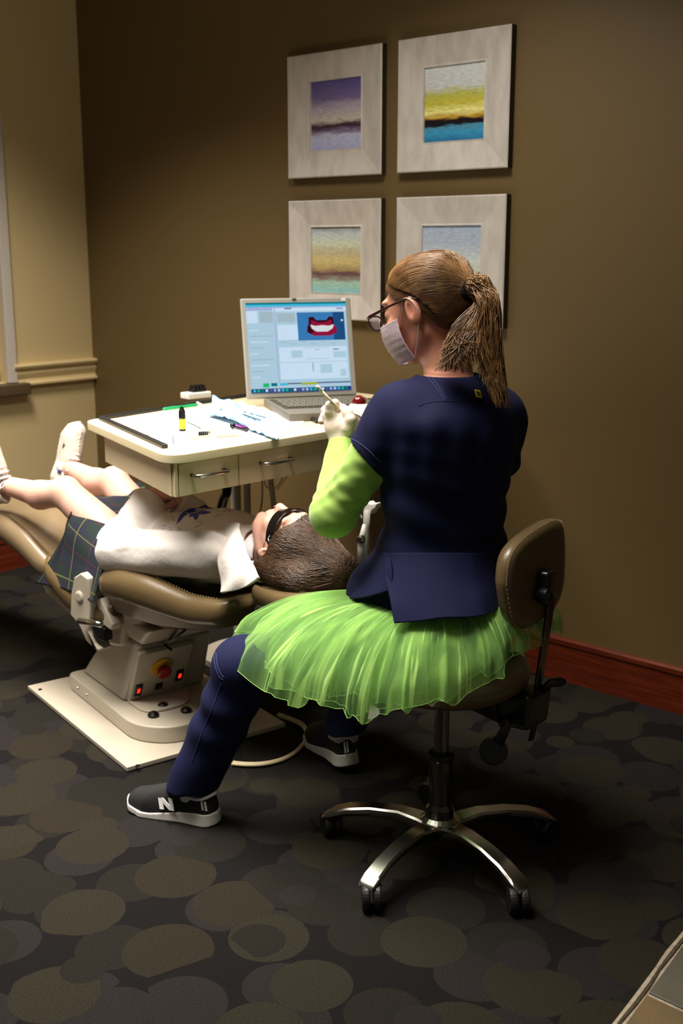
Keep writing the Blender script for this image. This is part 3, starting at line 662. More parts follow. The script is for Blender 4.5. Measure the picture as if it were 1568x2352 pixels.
# ================================================================== DENTAL CHAIR
YC = 2.135
ch = empty('dental_chair', (-2.75, 2.1, 0), 'reclined taupe vinyl dental chair on a cream base with red lit switches', 'dental chair')
A2 = np.array([-2.407, 1.776]); B2 = np.array([-3.13, 1.932]); n2 = np.array([.21, .977])
MB().prism([tuple(A2), tuple(A2+n2*.52), tuple(B2+n2*.52), tuple(B2+[-.003, 0])], .002, .016).build('base_plate', M['enamel'], ch, bevel=.002)
for q in ((92, 1584), (316, 1759)):
    p = PZ(*q, .016); MB().lathe(p, [(.007, 0), (.006, .002)], 16).build('bolt', M['black'], ch)
ad = nrm(np.array([*(A2-B2), 0])); nd = np.array([*n2/np.linalg.norm(n2), 0]); O3 = np.array([*B2, 0])
def CB(s, t, z): return O3+ad*s+nd*t+ZU*z
# plinth with rounded nose
pl_ = rounded([tuple(CB(.09, .10, 0)[:2]), tuple(CB(.60, .09, 0)[:2]), tuple(CB(.68, .17, 0)[:2]), tuple(CB(.68, .36, 0)[:2]), tuple(CB(.60, .44, 0)[:2]), tuple(CB(.09, .44, 0)[:2])], [.03, .06, .05, .05, .06, .03])
MB().prism(pl_, .016, .068).build('plinth', M['enamel'], ch, bevel=.006, seg=3)
pl2 = rounded([tuple(CB(.42, .15, 0)[:2]), tuple(CB(.56, .15, 0)[:2]), tuple(CB(.56, .30, 0)[:2]), tuple(CB(.42, .36, 0)[:2])], [.02, .06, .06, .02])
MB().prism(pl2, .068, .076).build('plinth_cover', M['enamel'], ch, bevel=.003)
for (s, t) in ((.575, .165), (.53, .22), (.60, .26)):
    MB().lathe(CB(s, t, .072), [(.017, 0), (.017, .003), (.012, .009), (.006, .012)], 20).build('button', M['black'], ch)
for s in (.18, .25, .45): MB().lathe(CB(s, .097, .045), [(.004, 0), (.003, .003)], 10, -nd).build('screw', M['steel'], ch)
# leaning column
def ring(s0, s1, t0, t1, z): return [CB(s0, t0, z), CB(s1, t0, z), CB(s1, t1, z), CB(s0, t1, z)]
b = MB(); b.hull(ring(.11, .42, .14, .42, .066), ring(.30, .52, .16, .40, .27)); b.hull(ring(.30, .52, .16, .40, .27), ring(.38, .60, .15, .41, .34))
b.build('column', M['enamel'], ch, bevel=.014, seg=3)
# switch panel on the head-end face of the column
pc = [CB(.425, .15, .075), CB(.425, .33, .075), CB(.515, .33, .255), CB(.515, .15, .255)]
pn = nrm(np.cross(pc[1]-pc[0], pc[3]-pc[0])); pn = pn if pn@ad > 0 else -pn
MB().hull(pc, [p+pn*.018 for p in pc]).build('switch_panel', M['enamel2'], ch, bevel=.003)
def pp(u, v, d=.018): return pc[0]+(pc[1]-pc[0])*u+(pc[3]-pc[0])*v+pn*d
pu = nrm(pc[1]-pc[0]); pv = nrm(pc[3]-pc[0]); Bp = np.array([pu, pv, pn]).T
es = MB().lathe(pp(.46, .66), [(.034, 0), (.034, .003), (.032, .004)], 30, pn).build('warning_disc', M['yellowdisc'], ch)
MB().lathe(pp(.48, .62, .022), [(.016, 0), (.016, .01), (.022, .013), (.022, .02), (.019, .023)], 26, pn).build('emergency_button', M['red'], ch)
for u, v in ((.12, .26), (.86, .38)):
    s_ = MB().box(pp(u, v, .020), (.024, .046, .006), Bp).build('rocker_switch', M['black'], ch, bevel=.002)
    MB().box(pp(u, v, .0235), (.009, .018, .002), Bp).build('red_light', M['redglow'], s_, bevel=.001)
MB().box(pp(.5, .24, .020), (.024, .024, .006), Bp).build('socket', M['black'], ch, bevel=.002)
# housing under the seat and frame arms
MB().hull([(-2.69, 1.99, .285), (-2.69, 2.27, .285), (-2.60, 2.27, .27), (-2.60, 1.99, .27)], [(-2.72, 1.96, .42), (-2.72, 2.30, .42), (-2.52, 2.30, .40), (-2.52, 1.96, .40)]).build('seat_housing', M['enamel'], ch, bevel=.025, seg=4)
MB().hull([(-2.60, 2.0, .33), (-2.60, 2.26, .33), (-2.12, 2.22, .44), (-2.12, 2.05, .44)], [(-2.60, 1.98, .42), (-2.60, 2.28, .42), (-2.12, 2.24, .475), (-2.12, 2.03, .475)]).build('back_frame', M['enamel2'], ch, bevel=.012, seg=3)
MB().hull([(-2.10, 2.06, .445), (-2.10, 2.21, .445), (-1.9, 2.21, .475), (-1.9, 2.06, .475)], [(-2.10, 2.05, .465), (-2.10, 2.22, .465), (-1.9, 2.22, .495), (-1.9, 2.05, .495)]).build('headrest_bracket', M['enamel'], ch, bevel=.004)
def slab(P, y0, y1, name, m, bev=.012):
    MB().hull([(x, y0, z) for x, z in P], [(x, y1, z) for x, z in P]).build(name, m, ch, bevel=bev, seg=3)
slab([(-3.17, .46), (-3.06, .33), (-2.93, .285), (-2.76, .235), (-2.68, .245), (-2.66, .33), (-2.84, .34), (-2.99, .40), (-3.10, .49)], 1.975, 2.30, 'leg_frame', M['enamel'])
# armrest pivot bracket on the near side
slab([(-2.80, .455), (-2.765, .475), (-2.73, .465), (-2.72, .40), (-2.74, .30), (-2.72, .262), (-2.69, .255), (-2.70, .245), (-2.755, .265), (-2.79, .31), (-2.83, .33), (-2.82, .40)], 1.905, 1.955, 'pivot_bracket', M['enamel'], .008)
slab([(-2.725, .40), (-2.70, .405), (-2.645, .335), (-2.655, .315), (-2.70, .325)], 1.925, 1.96, 'pivot_bracket', M['enamel'], .006)
MB().tube([(-2.755, 1.885, .335), (-2.67, 1.885, .345), (-2.65, 1.89, .345)], .009, 12).build('pivot_pin', M['alu'], ch, smooth=True)
MB().box((-2.705, 1.93, .30), (.06, .03, .04)).build('pivot_block', M['black'], ch, bevel=.003)
MB().lathe((-2.775, 1.905, .40), [(.018, 0), (.018, .003), (.012, .006)], 20, (0, -1, 0)).build('pivot_cap', M['enamel'], ch)
# upholstery: sections across the chair along its length
def cushion(sec, name, m, n=28, sl=None):
    """sec: (x, ycentre, halfwidth, ztop, thickness, edge rise)"""
    K = np.array(sec, float); X = np.linspace(K[0, 0], K[-1, 0], n) if sl is None else sl
    R_ = np.array([[np.interp(x, K[:, 0], K[:, i]) for i in range(6)] for x in X])
    S = R_.copy()
    for _ in range(2): S[1:-1, 1:] = (S[:-2, 1:]+2*S[1:-1, 1:]+S[2:, 1:])/4
    b = MB(); L = []
    for i, (x, yc, hw, zt, th, er) in enumerate(S):
        e = min(i, len(S)-1-i); f = [.55, .82, .95, 1][min(e, 3)]; hwf = hw-(1-f)*.035; thf = th*f
        P = []
        r = thf*.42
        top = [(-hwf+r*(1-math.cos(a)), zt+er*1.0-r+r*math.sin(a)) for a in np.linspace(0, PI/2, 6)]
        for s_ in np.linspace(-1, 1, 15)[1:-1]: pass
        pts = list(top)
        for s_ in np.linspace(-.86, .86, 13):
            pts.append((s_*hwf, zt+er*abs(s_)**2.6-(th-thf)*.4))
        pts += [(-yy, zz) for yy, zz in top[::-1]]
        bot = [(hwf-r*(1-math.cos(a)), zt+er-thf+r-r*math.sin(a)) for a in np.linspace(0, PI/2, 5)]
        pts += bot
        for s_ in np.linspace(.8, -.8, 7): pts.append((s_*hwf, zt+er*abs(s_)**2.2-thf-.004))
        pts += [(-yy, zz) for yy, zz in bot[::-1]]
        L.append([(x, yc+yy, zz) for yy, zz in pts])
    k = len(L[0])
    for l in L: b.V += l
    for i in range(len(L)-1):
        for j in range(k): b.F.append((i*k+j, i*k+(j+1) % k, (i+1)*k+(j+1) % k, (i+1)*k+j)); b.M.append(0)
    b.F += [tuple(range(k)), tuple(range((len(L)-1)*k, len(L)*k))]; b.M += [0, 0]
    o = b.build(name, m, ch, smooth=True)
    return o, L
hr, hL = cushion([(-2.15, YC, .135, .532, .062, .004), (-2.05, YC, .138, .535, .066, .006), (-1.92, YC, .135, .55, .066, .008), (-1.84, YC, .12, .56, .06, .01)], 'headrest', M['leather'])
br, bL = cushion([(-2.70, YC, .215, .395, .055, .075), (-2.66, YC, .245, .40, .085, .105), (-2.58, YC, .255, .41, .10, .115), (-2.48, YC, .25, .425, .105, .10), (-2.38, YC, .235, .445, .095, .062), (-2.30, YC, .225, .465, .085, .03), (-2.2, YC, .215, .49, .075, .012), (-2.155, YC, .20, .50, .065, .01)], 'backrest', M['leather'], 36)
cushion([(-3.02, YC, .20, .46, .09, .012), (-2.9, YC, .215, .42, .10, .012), (-2.8, YC, .22, .39, .10, .012), (-2.66, YC, .21, .38, .08, .01)], 'seat', M['leather'])
cushion([(-4.02, YC, .14, .46, .05, .0), (-3.85, YC, .165, .495, .07, .004), (-3.6, YC, .18, .53, .085, .006), (-3.42, YC, .185, .55, .09, .006), (-3.27, YC, .19, .55, .09, .008), (-3.15, YC, .195, .515, .09, .01), (-3.05, YC, .20, .47, .085, .01), (-2.98, YC, .20, .44, .07, .01)], 'legrest', M['leather2'], 44)
# stitching along the near edges
def stitch(L, j, name, off=(0, -.001, .0012), step=2, parent=ch):
    P = catmull([np.array(l[j])+off for l in L[3:-3]], 90); b = MB()
    for i in range(0, 88, step): b.tube([P[i], P[i]+(P[i+1]-P[i])*.7], .0011, 5)
    return b.build(name, M['stitch'], parent)
stitch(hL, 5, 'stitching'); stitch(bL, 5, 'stitching')
MB().tube([(-2.42, 2.0, .40), (-2.40, 1.99, .36), (-2.46, 1.99, .315), (-2.52, 2.0, .29), (-2.50, 2.02, .27), (-2.56, 2.04, .26), (-2.49, 2.04, .33), (-2.47, 2.04, .38)], .004, 8).build('cable', M['black'], ch, smooth=True)

# hose across the floor
hp = [PZ(535, 1751, .008), PZ(570, 1754, .008), PZ(610, 1752, .008), PZ(650, 1742, .008), PZ(680, 1725, .008), PZ(700, 1702, .009), PZ(706, 1682, .01), PZ(690, 1660, .012), PZ(640, 1640, .015)]
hz = empty('floor_hose', hp[2], 'cream double air hose curving across the carpet behind the shoe', 'hose')
for k in (0, 1): MB().tube([p+np.array([.005, -.009, 0])*k for p in catmull(hp, 40)], .0052, 8).build('tube', M['tube'], hz, smooth=True)
# suction handpiece in its holder beyond the patient's head
hd = empty('suction_holder', PY(845, 1300, 2.5)*[1, 1, 0], 'grey suction handpiece on a stand beside the woman\'s waist', 'suction handpiece')
def hy(x, y, Y=2.5): return PY(x, y, Y)
MB().tube([hy(843, 1172), hy(841, 1210), hy(838, 1260), hy(834, 1310), hy(828, 1380), hy(822, 1500), [*hy(820, 1600)[:2], .01]], [.011, .010, .011, .013, .014, .015, .016], 14).build('stand', M['greytube'], hd, smooth=True)
MB().tube([hy(836, 1205, 2.47), hy(832, 1230, 2.47), hy(829, 1250, 2.47), hy(828, 1300, 2.47)], [.005, .009, .011, .011], 12).build('handpiece', M['white'], hd, smooth=True)
MB().lathe(hy(829, 1238, 2.465), [(.010, -.012), (.013, -.006), (.013, .006), (.010, .012)], 16, nrm([-.2, 0, 1])).build('collar', M['alu'], hd)
MB().lathe([*hy(820, 1600)[:2], 0], [(.07, 0), (.07, .012), (.02, .02)], 28).build('stand_base', M['greytube'], hd)
b = MB(); q = hy(845, 1160)
b.hull([hy(832, 1166), hy(842, 1152), hy(848, 1158), hy(866, 1156), hy(862, 1166), hy(852, 1174), hy(850, 1182), hy(838, 1174)], [p+[0, .03, 0] for p in (hy(832, 1166), hy(842, 1152), hy(848, 1158), hy(866, 1156), hy(862, 1166), hy(852, 1174), hy(850, 1182), hy(838, 1174))])
b.build('cradle', M['white'], hd, bevel=.003)
MB().tube([hy(829, 1168), hy(825, 1178), hy(831, 1190)], .004, 8).build('clip', M['white'], hd, smooth=True)

# ================================================================== OPERATOR STOOL
SX, SY = -1.50, 2.0; QX, QY = -1.555, 2.085
st = empty('operator_stool', (SX, SY, 0), 'taupe vinyl operator stool on a polished five-star base, under the seated woman', 'stool')
MB().lathe((QX, QY, .395), [(.12, 0), (.17, .004), (.195, .025), (.2, .05), (.19, .072), (.165, .083), (.10, .088)], 48).build('seat', M['leather'], st, smooth=True)
MB().lathe((SX, SY, .09), [(.034, 0), (.034, .04), (.028, .05), (.028, .16), (.030, .165), (.030, .17)], 28).build('lower_column', M['dkchrome'], st)
MB().lathe((SX, SY, .26), [(.017, 0), (.017, .14)], 24).build('gas_cylinder', M['dkchrome'], st)
MB().lathe((SX, SY, .255), [(.031, 0), (.031, .012), (.02, .014)], 24).build('collar', M['black'], st)
LEGS = [PZ(870, 2065, .03), PZ(1180, 2072, .03), PZ(1250, 1898, .03), None, PZ(758, 1890, .03)]
ang0 = [math.atan2(p[1]-SY, p[0]-SX) for p in (PZ(850, 2045, .04), PZ(1195, 2050, .04))]
a1 = math.atan2((1.718+1.920)/2-SY, (-1.472-1.223)/2-SX)
for k in range(5):
    a = a1-math.radians(36)+math.radians(72)*k
    d = np.array([math.cos(a), math.sin(a), 0]); n_ = np.array([-d[1], d[0], 0]); o3 = np.array([SX, SY, 0])
    prof = [(.02, .092, .030, .040), (.05, .10, .026, .036), (.10, .108, .021, .030), (.17, .104, .0205, .026), (.23, .092, .021, .024), (.270, .076, .0225, .022), (.288, .066, .021, .016), (.295, .058, .016, .008)]
    b = MB(); L = []
    for r_, zt, hw, th in prof:
        L.append([o3+d*r_+n_*yy+ZU*zz for yy, zz in ((-hw, zt-.004), (-hw+.005, zt), (hw-.005, zt), (hw, zt-.004), (hw, zt-th*.55), (hw*.6, zt-th), (-hw*.6, zt-th), (-hw, zt-th*.55))])
    kk = 8
    for l in L: b.V += [tuple(p) for p in l]
    for i in range(len(L)-1):
        for j in range(kk): b.F.append((i*kk+j, i*kk+(j+1) % kk, (i+1)*kk+(j+1) % kk, (i+1)*kk+j)); b.M.append(0)
    b.F += [tuple(range(kk)), tuple(range((len(L)-1)*kk, len(L)*kk))]; b.M += [0, 0]
    b.build('base_leg', M['alu'], st, bevel=.002)
    c = o3+d*.270; ca = a+[.7, -.5, .4, 1.1, -.9][k]; wd = np.array([math.cos(ca), math.sin(ca), 0]); wp = np.array([-wd[1], wd[0], 0])
    cs = MB(); cs.lathe(c+ZU*.045, [(.006, 0), (.006, .02)], 12); cs.box(c+ZU*.055+wd*.002, (.03, .026, .012), np.array([wd, wp, ZU]).T)
    co = cs.build('caster', M['black'], st, bevel=.002)
    for s_ in (-1, 1): MB().lathe(c+wd*.012+wp*(s_*.0125)+ZU*.030, [(.014, -.010), (.027, -.009), (.030, -.004), (.030, .004), (.027, .009), (.014, .010)], 26, wp).build('wheel', M['rubber'], co, bevel=.0)
b = MB(); b.lathe((SX, SY, .075), [(.03, 0), (.045, .01), (.045, .026), (.036, .034)], 30); b.build('hub', M['alu'], st)
# backrest pad: a rounded shield seen from behind
pts = [tuple(PX(x, y, -1.34)[1:]) for x, y in [(1152, 1345), (1157, 1305), (1170, 1270), (1195, 1242), (1230, 1217), (1260, 1199), (1280, 1192), (1291, 1203), (1293, 1245), (1290, 1300), (1284, 1350), (1268, 1392), (1240, 1422), (1208, 1441), (1182, 1443), (1162, 1415)]]
def pad(y, z): return -1.352+.22*((y-2.12)**2)*2.2-(z-.7)*.05
ctr = np.array([sum(p[0] for p in pts)/len(pts), sum(p[1] for p in pts)/len(pts)])
CPt = catmull(pts+[pts[0]], 57)[:-1]; b = MB(); L = []
for sc_, dx in ((.0, -.028), (.55, -.028), (.86, -.024), (.96, -.014), (1.0, 0), (.985, .012), (.93, .019), (.8, .022), (.5, .022), (.0, .022)):
    L.append([(pad(*(ctr+(p-ctr)*max(sc_, .01)))+dx, *(ctr+(p-ctr)*max(sc_, .01))) for p in CPt])
kk = len(CPt)
for l in L: b.V += l
for i in range(len(L)-1):
    for j in range(kk): b.F.append((i*kk+j, i*kk+(j+1) % kk, (i+1)*kk+(j+1) % kk, (i+1)*kk+j)); b.M.append(0)
bp_ = b.build('backrest', M['leather'], st, smooth=True)
b = MB(); EP = catmull([np.array(p) for p in L[5]]+[np.array(L[5][0])], 240)
for i in range(0, 238, 2): b.tube([EP[i]+[.003, 0, 0], EP[i]+(EP[i+1]-EP[i])*.7+[.003, 0, 0]], .0011, 5)
b.build('stitching', M['stitch'], bp_)
px_ = PX(1262, 1360, -1.31)
kp = PX(1266, 1358, -1.30); p_a, p_b = PX(1266, 1375, -1.312), PX(1231, 1602, -1.352)
kn = MB(); kn.lathe(kp+[-.01, -.02, -.008], [(.018, -.012), (.021, .002), (.019, .018), (.012, .026)], 20, (1, -.1, .1)); kn.box(kp+[-.012, 0, .012], (.028, .046, .07), rotz(.2)); kn.build('backrest_knob', M['black'], st, bevel=.009, seg=3)
b = MB(); b.hull([p_a+[-.004, -.013, 0], p_a+[.004, -.013, 0], p_a+[.004, .013, 0], p_a+[-.004, .013, 0]], [p_b+[-.004, -.013, 0], p_b+[.004, -.013, 0], p_b+[.004, .013, 0], p_b+[-.004, .013, 0]])
b.build('backrest_post', M['dkchrome'], st, bevel=.002)
p_a, p_b = p_b+[0, 0, -.06], PX(1219, 1700, -1.37)
b = MB(); b.hull([p_a+[-.003, -.010, 0], p_a+[.003, -.010, 0], p_a+[.003, .010, 0], p_a+[-.003, .010, 0]], [p_b+[-.003, -.008, 0], p_b+[.003, -.008, 0], p_b+[.003, .008, 0], p_b+[-.003, .008, 0]]); b.build('post_tip', M['dkchrome'], st)
MB().hull([(-1.62, 2.09, .365), (-1.62, 2.22, .365), (-1.40, 2.21, .335), (-1.40, 2.09, .335)], [(-1.62, 2.08, .396), (-1.62, 2.23, .396), (-1.42, 2.22, .405), (-1.42, 2.08, .405)]).build('seat_mechanism', M['black'], st, bevel=.006)
MB().hull([(-1.42, 2.10, .325), (-1.42, 2.2, .325), (-1.335, 2.195, .33), (-1.335, 2.105, .33)], [(-1.43, 2.09, .40), (-1.43, 2.21, .40), (-1.33, 2.2, .42), (-1.33, 2.1, .42)]).build('post_clamp', M['black'], st, bevel=.012, seg=3)
# paddle lever hanging down towards the camera and a second lever behind
q0, q1, q2 = np.array([-1.40, 2.10, .335]), PY(1165, 1665, 2.06), PY(1133, 1725, 2.03)
MB().tube([q0, q1+[.004, 0, .01], q1, q2+ (q1-q2)*.3], [.010, .009, .010, .014], 12).build('lever', M['black'], st, smooth=True)
e1 = nrm(q1-q2); e2 = nrm(np.cross(e1, q2-CP)); e3 = np.cross(e1, e2); b = MB()
b.lathe(q2, [(.024, -.005), (.032, -.002), (.033, .002), (.026, .005)], 26, e3); b.build('lever_paddle', M['black'], st, bevel=.001)
q = PY(1240, 1590, 2.16); r2 = PY(1298, 1566, 2.2)
MB().tube([q, q+(r2-q)*.4+[0, 0, .012], q+(r2-q)*.8+[0, 0, .006], r2], [.008, .010, .012, .006], 12).build('lever', M['black'], st, smooth=True)

# ================================================================== PEOPLE
def head_d(P, c, f, l, u, s=1.0, neck=None, nr=(.056, .06)):
    c = np.array(c); B = np.array([f, l, u]); pt = lambda a, b, d: c+(f*a+l*b+u*d)*s
    d = ell(P, pt(-.012, 0, .022), np.array([.094, .074, .084])*s, B)
    d = smin(d, ell(P, pt(.022, 0, -.03), np.array([.072, .060, .076])*s, B), .03*s)
    d = smin(d, cone(P, pt(.045, 0, -.078), pt(.07, 0, -.098), .030*s, .018*s), .022*s)
    for k in (-1, 1): d = smin(d, cone(P, pt(-.012, .052*k, -.062), pt(.05, .022*k, -.096), .014*s, .015*s), .025*s)
    d = smin(d, cone(P, pt(.080, 0, .028), pt(.104, 0, -.018), .009*s, .012*s), .012*s)
    d = smin(d, ell(P, pt(.098, 0, -.026), np.array([.012, .017, .009])*s, B), .008*s)
    for k in (-1, 1):
        d = smin(d, ell(P, pt(.073, .030*k, .036), np.array([.012, .022, .008])*s, B), .012*s)
        d = smin(d, ell(P, pt(.066, .040*k, -.026), np.array([.02, .018, .016])*s, B), .02*s)
        d = np.maximum(d, -ell(P, pt(.098, .032*k, .012), np.array([.018, .017, .010])*s, B)+0) if False else smin(d, ell(P, pt(.074, .032*k, .010), np.array([.014, .015, .011])*s, B), .008*s)
        # ear: rim and lobe
        e = ell(P, pt(-.014, .080*k, -.010), np.array([.019, .010, .036])*s, B)
        e = np.maximum(e, -ell(P, pt(-.009, .092*k, -.006), np.array([.010, .008, .022])*s, B))
        d = smin(d, e, .006*s)
    d = smin(d, ell(P, pt(.088, 0, -.052), np.array([.010, .022, .006])*s, B), .006*s)
    d = smin(d, ell(P, pt(.086, 0, -.063), np.array([.010, .019, .007])*s, B), .006*s)
    if neck is not None: d = smin(d, cone(P, pt(-.02, 0, -.05), neck, nr[0], nr[1]), .025)
    return d
def arm_d(P, S, E, Wp, r=(.048, .04, .024), k=.02): return smin(cone(P, S, E, r[0], r[1]), cone(P, E, Wp, r[1], r[2]), k)

# ------------------------------------------------------------------ the woman on the stool
wo_ = empty('person', (SX, SY, 0), 'woman in navy scrub top and lime tulle skirt seated on the stool, holding a swab', 'person')
HWc = np.array([-1.668, 2.125, 1.278]); hf, hl, hu = frame((-.93, -.13, -.36), (0, 0, 1))
NB = np.array([-1.592, 2.13, 1.10])
LS, LE, LW = PD(912, 955, 2.60), PD(766, 1180, 2.70), PD(786, 1008, 2.80)
RS, RE, RW = np.array([-1.575, 2.285, 1.01]), np.array([-1.70, 2.40, .79]), np.array([-1.865, 2.20, .955])
PEL = np.array([-1.60, 2.13, .56])
LH, LK, LA = np.array([-1.66, 2.03, .515]), PD(562, 1536, 2.80), np.array([-2.085, 1.735, .085])
RH, RK, RA = np.array([-1.66, 2.22, .545]), np.array([-2.06, 2.36, .43]), np.array([-1.985, 2.205, .115])
torso = [(.49, -1.60, 2.13, .14, .18), (.56, -1.60, 2.13, .145, .185), (.66, -1.60, 2.13, .125, .165), (.76, -1.605, 2.13, .112, .15), (.88, -1.60, 2.13, .12, .16), (.98, -1.595, 2.127, .122, .17), (1.04, -1.59, 2.125, .105, .165), (1.09, -1.59, 2.128, .075, .11), (1.13, -1.60, 2.13, .05, .06)]
def tq(y, p):      # hand joints
    return PD(p[0], p[1], y+.095)
HO = .095
LHAND = dict(palm=[tq(2.70, (782, 1008)), tq(2.70, (774, 980)), tq(2.70, (764, 957))],
             fingers=[[tq(2.680, (757, 946)), tq(2.675, (757, 931)), tq(2.69, (769, 926)), tq(2.70, (781, 936))],
                      [tq(2.70, (752, 954)), tq(2.705, (748, 942)), tq(2.73, (760, 937)), tq(2.745, (776, 944))],
                      [tq(2.72, (752, 964)), tq(2.73, (748, 954)), tq(2.755, (762, 951)), tq(2.765, (778, 956))],
                      [tq(2.735, (757, 975)), tq(2.75, (754, 966)), tq(2.77, (768, 963)), tq(2.775, (780, 968))]],
             thumb=[tq(2.68, (797, 984)), tq(2.67, (804, 964)), tq(2.675, (799, 949)), tq(2.69, (789, 938))], extra=[tq(2.70, (790, 1000)), tq(2.70, (787, 966))])
RHAND = dict(palm=[RW, RW+[-.035, -.03, .03], RW+[-.055, -.05, .045]],
             fingers=[[RW+np.array([-.05-.004*i, -.045+.018*i-.02, .05-.006*i]), RW+np.array([-.075, -.065+.018*i-.02, .062-.006*i]), RW+np.array([-.09, -.085+.018*i-.02, .05-.006*i]), RW+np.array([-.088, -.10+.018*i-.02, .034-.006*i])] for i in range(4)],
             thumb=[RW+[-.015, -.03, .03], RW+[-.035, -.06, .05], RW+[-.055, -.085, .05], RW+[-.07, -.10, .042]])
def hand_d(P, H, s=1.0, o=0.0):
    p = H['palm']; d = cone(P, p[0], p[1], .0235*s, .026*s); d = smin(d, cone(P, p[1], p[2], .027*s, .022*s), .014)
    if 'extra' in H: d = smin(d, cone(P, H['extra'][0], H['extra'][1], .021*s, .020*s), .014)
    for i, fg in enumerate(H['fingers']):
        root = p[1]+(fg[0]-p[1])*.35
        r = [.0092, .0098, .0095, .0092][i]*s
        g = np.minimum(cone(P, root, fg[0], .0125*s, .0115*s), chain(P, fg, [.0112*s, r, r*.93, r*.8], .003))
        d = smin(d, g, .006)
    t = H['thumb']; g = chain(P, [p[0]+(p[1]-p[0])*.35]+t, [.016*s, .0145*s, .0115*s, .0105*s, .0085*s], .004)
    return smin(d, g, .008)-o
def wbody(P):
    d = loftz(P, [(a, b, c, x-.008, y-.008) for a, b, c, x, y in torso])
    d = smin(d, cone(P, LS, RS, .055, .055), .04)
    d = smin(d, head_d(P, HWc, hf, hl, hu, 1.0, NB, (.05, .055)), .02)
    d = smin(d, arm_d(P, LS, LE, LW, (.046, .036, .024)), .03); d = smin(d, arm_d(P, RS, RE, RW), .03)
    d = smin(d, hand_d(P, LHAND, .93), .015); d = smin(d, hand_d(P, RHAND, .93), .015)
    for a, b, c in ((LH, LK, LA), (RH, RK, RA)): d = smin(d, smin(cone(P, a, b, .070, .050), cone(P, b, c, .05, .034), .02), .04)
    toeL, toeR = np.array([-2.17, 1.695, .045]), np.array([-2.08, 2.245, .045])
    d = smin(d, cone(P, LA, toeL, .030, .018), .01); d = smin(d, cone(P, RA+[0, 0, -.02], toeR, .030, .018), .01)
    return d
sdf('body', wbody, (-2.28, 1.60, .0), (-1.42, 2.52, 1.42), .0042, M['skin'], wo_)
# gloves with separate fingers
def glove_fn(H, Wp, E_):
    def f(P):
        d = smin(hand_d(P, H, 1.0, .0015), cone(P, Wp, Wp+(E_-Wp)*.16, .026, .029), .015)-.0012*wob(P, 90, 4)
        return np.maximum(d, cut(P, Wp+(E_-Wp)*.15, E_-Wp))
    return f
for H, W_, E_ in ((LHAND, LW, LE), (RHAND, RW, RE)):
    pts = np.array(H['palm']+sum(H['fingers'], [])+H['thumb']+[W_+(E_-W_)*.2]); sdf('glove', glove_fn(H, W_, E_), pts.min(0)-.035, pts.max(0)+.035, .0018, M['glove'], wo_)
# lime long sleeves
def sleeve_fn(S, E_, Wp, sd):
    dn = nrm(E_-S)
    def f(P):
        d = smin(cone(P, S, E_, .056, .051), cone(P, E_, Wp, .054, .032), .022)
        t = (P-S)@dn.astype(np.float32); q = np.sqrt(((P-E_)**2).sum(1))
        t2 = (P-E_)@nrm(Wp-E_).astype(np.float32)
        d = d-.0008*np.sin(t*190+5*wob(P, 16, sd))*np.exp(-((t-.2)/.08)**2)-.0014*np.sin(t2*190+5*wob(P, 14, sd+1))*np.exp(-((t2-.03)/.04)**2)-.0016*wob(P, 20, sd+2)
        return np.maximum(np.maximum(d, cut(P, Wp+(E_-Wp)*.06, Wp-E_)), -cut(P, S+(E_-S)*.25, E_-S))
    return f
for S_, E_, W_, sd in ((LS, LE, LW, 11), (RS, RE, RW, 17)):
    pts = np.array([S_, E_, W_]); sdf('undershirt_sleeve', sleeve_fn(S_, E_, W_, sd), pts.min(0)-.08, pts.max(0)+.08, .0032, M['lime'], wo_)
# scrub top
SLd = nrm(LE-LS); SRd = nrm(RE-RS)
_h = PD(885, 1087, 2.6)-PD(797, 1013, 2.6); SLD = np.cross(_h, FW); SLD = SLD if SLD@SLd > 0 else -SLD
SLD = nrm(nrm(SLD)+.45*FW)
def top_fn(P):
    d = loftz(P, [(a, b, c, x+.016, y+.016) for a, b, c, x, y in torso])
    d = smin(d, cone(P, LS+[0, .02, .0], RS+[0, -.02, 0], .072, .072), .04)
    sl = np.maximum(cone(P, LS+[.0, .012, .0], LS+(LE-LS)*.62, .066, .066), cut(P, PD(838, 1052, 2.6), SLD))
    sr = np.maximum(cone(P, RS, RS+(RE-RS)*.6, .074, .088), cut(P, RS+(RE-RS)*.52, SRd))
    d = smin(d, sl, .035); d = smin(d, sr, .035)
    # hem flares: back panel and front panel
    fl = cone(P, (-1.60, 2.13, .70), (-1.60, 2.13, .57), .13, .165); fl = np.maximum(fl, 0) if False else fl
    d = smin(d, fl, .05)
    d = smin(d, cone(P, (-1.66, 2.10, .70), (-1.70, 2.04, .60), .08, .10), .04)
    z = P[:, 2]; x = P[:, 0]; y = P[:, 1]
    wv = np.exp(-((z-.80)/.12)**2)
    d = d-.0035*wv*np.sin(z*85+10*x+4.5*wob(P, 7, 5))-.0035*wob(P, 16, 6)-.003*np.sin((x+y)*60+6*wob(P, 6, 9))*np.exp(-((z-.98)/.06)**2)
    d = np.maximum(d, ell(P, NB+[0.0, 0, .055], (3, 3, 3))*0-1) if False else d
    # neck opening
    d = np.maximum(d, -cone(P, NB+[.0, 0, -.01], NB+[-.035, -.004, .12], .058, .085))
    d = np.maximum(d, z-1.128)
    hem = np.where(x > -1.632, .572+.10*np.clip(y-2.05, 0, 1)+.03*np.clip(-1.5-x, 0, .13), .605-.12*np.clip(-1.66-x, 0, .1))
    return np.maximum(d, hem-z)
sdf('scrub_top', top_fn, (-1.88, 1.80, .54), (-1.36, 2.50, 1.15), .0042, M['navy'], wo_)
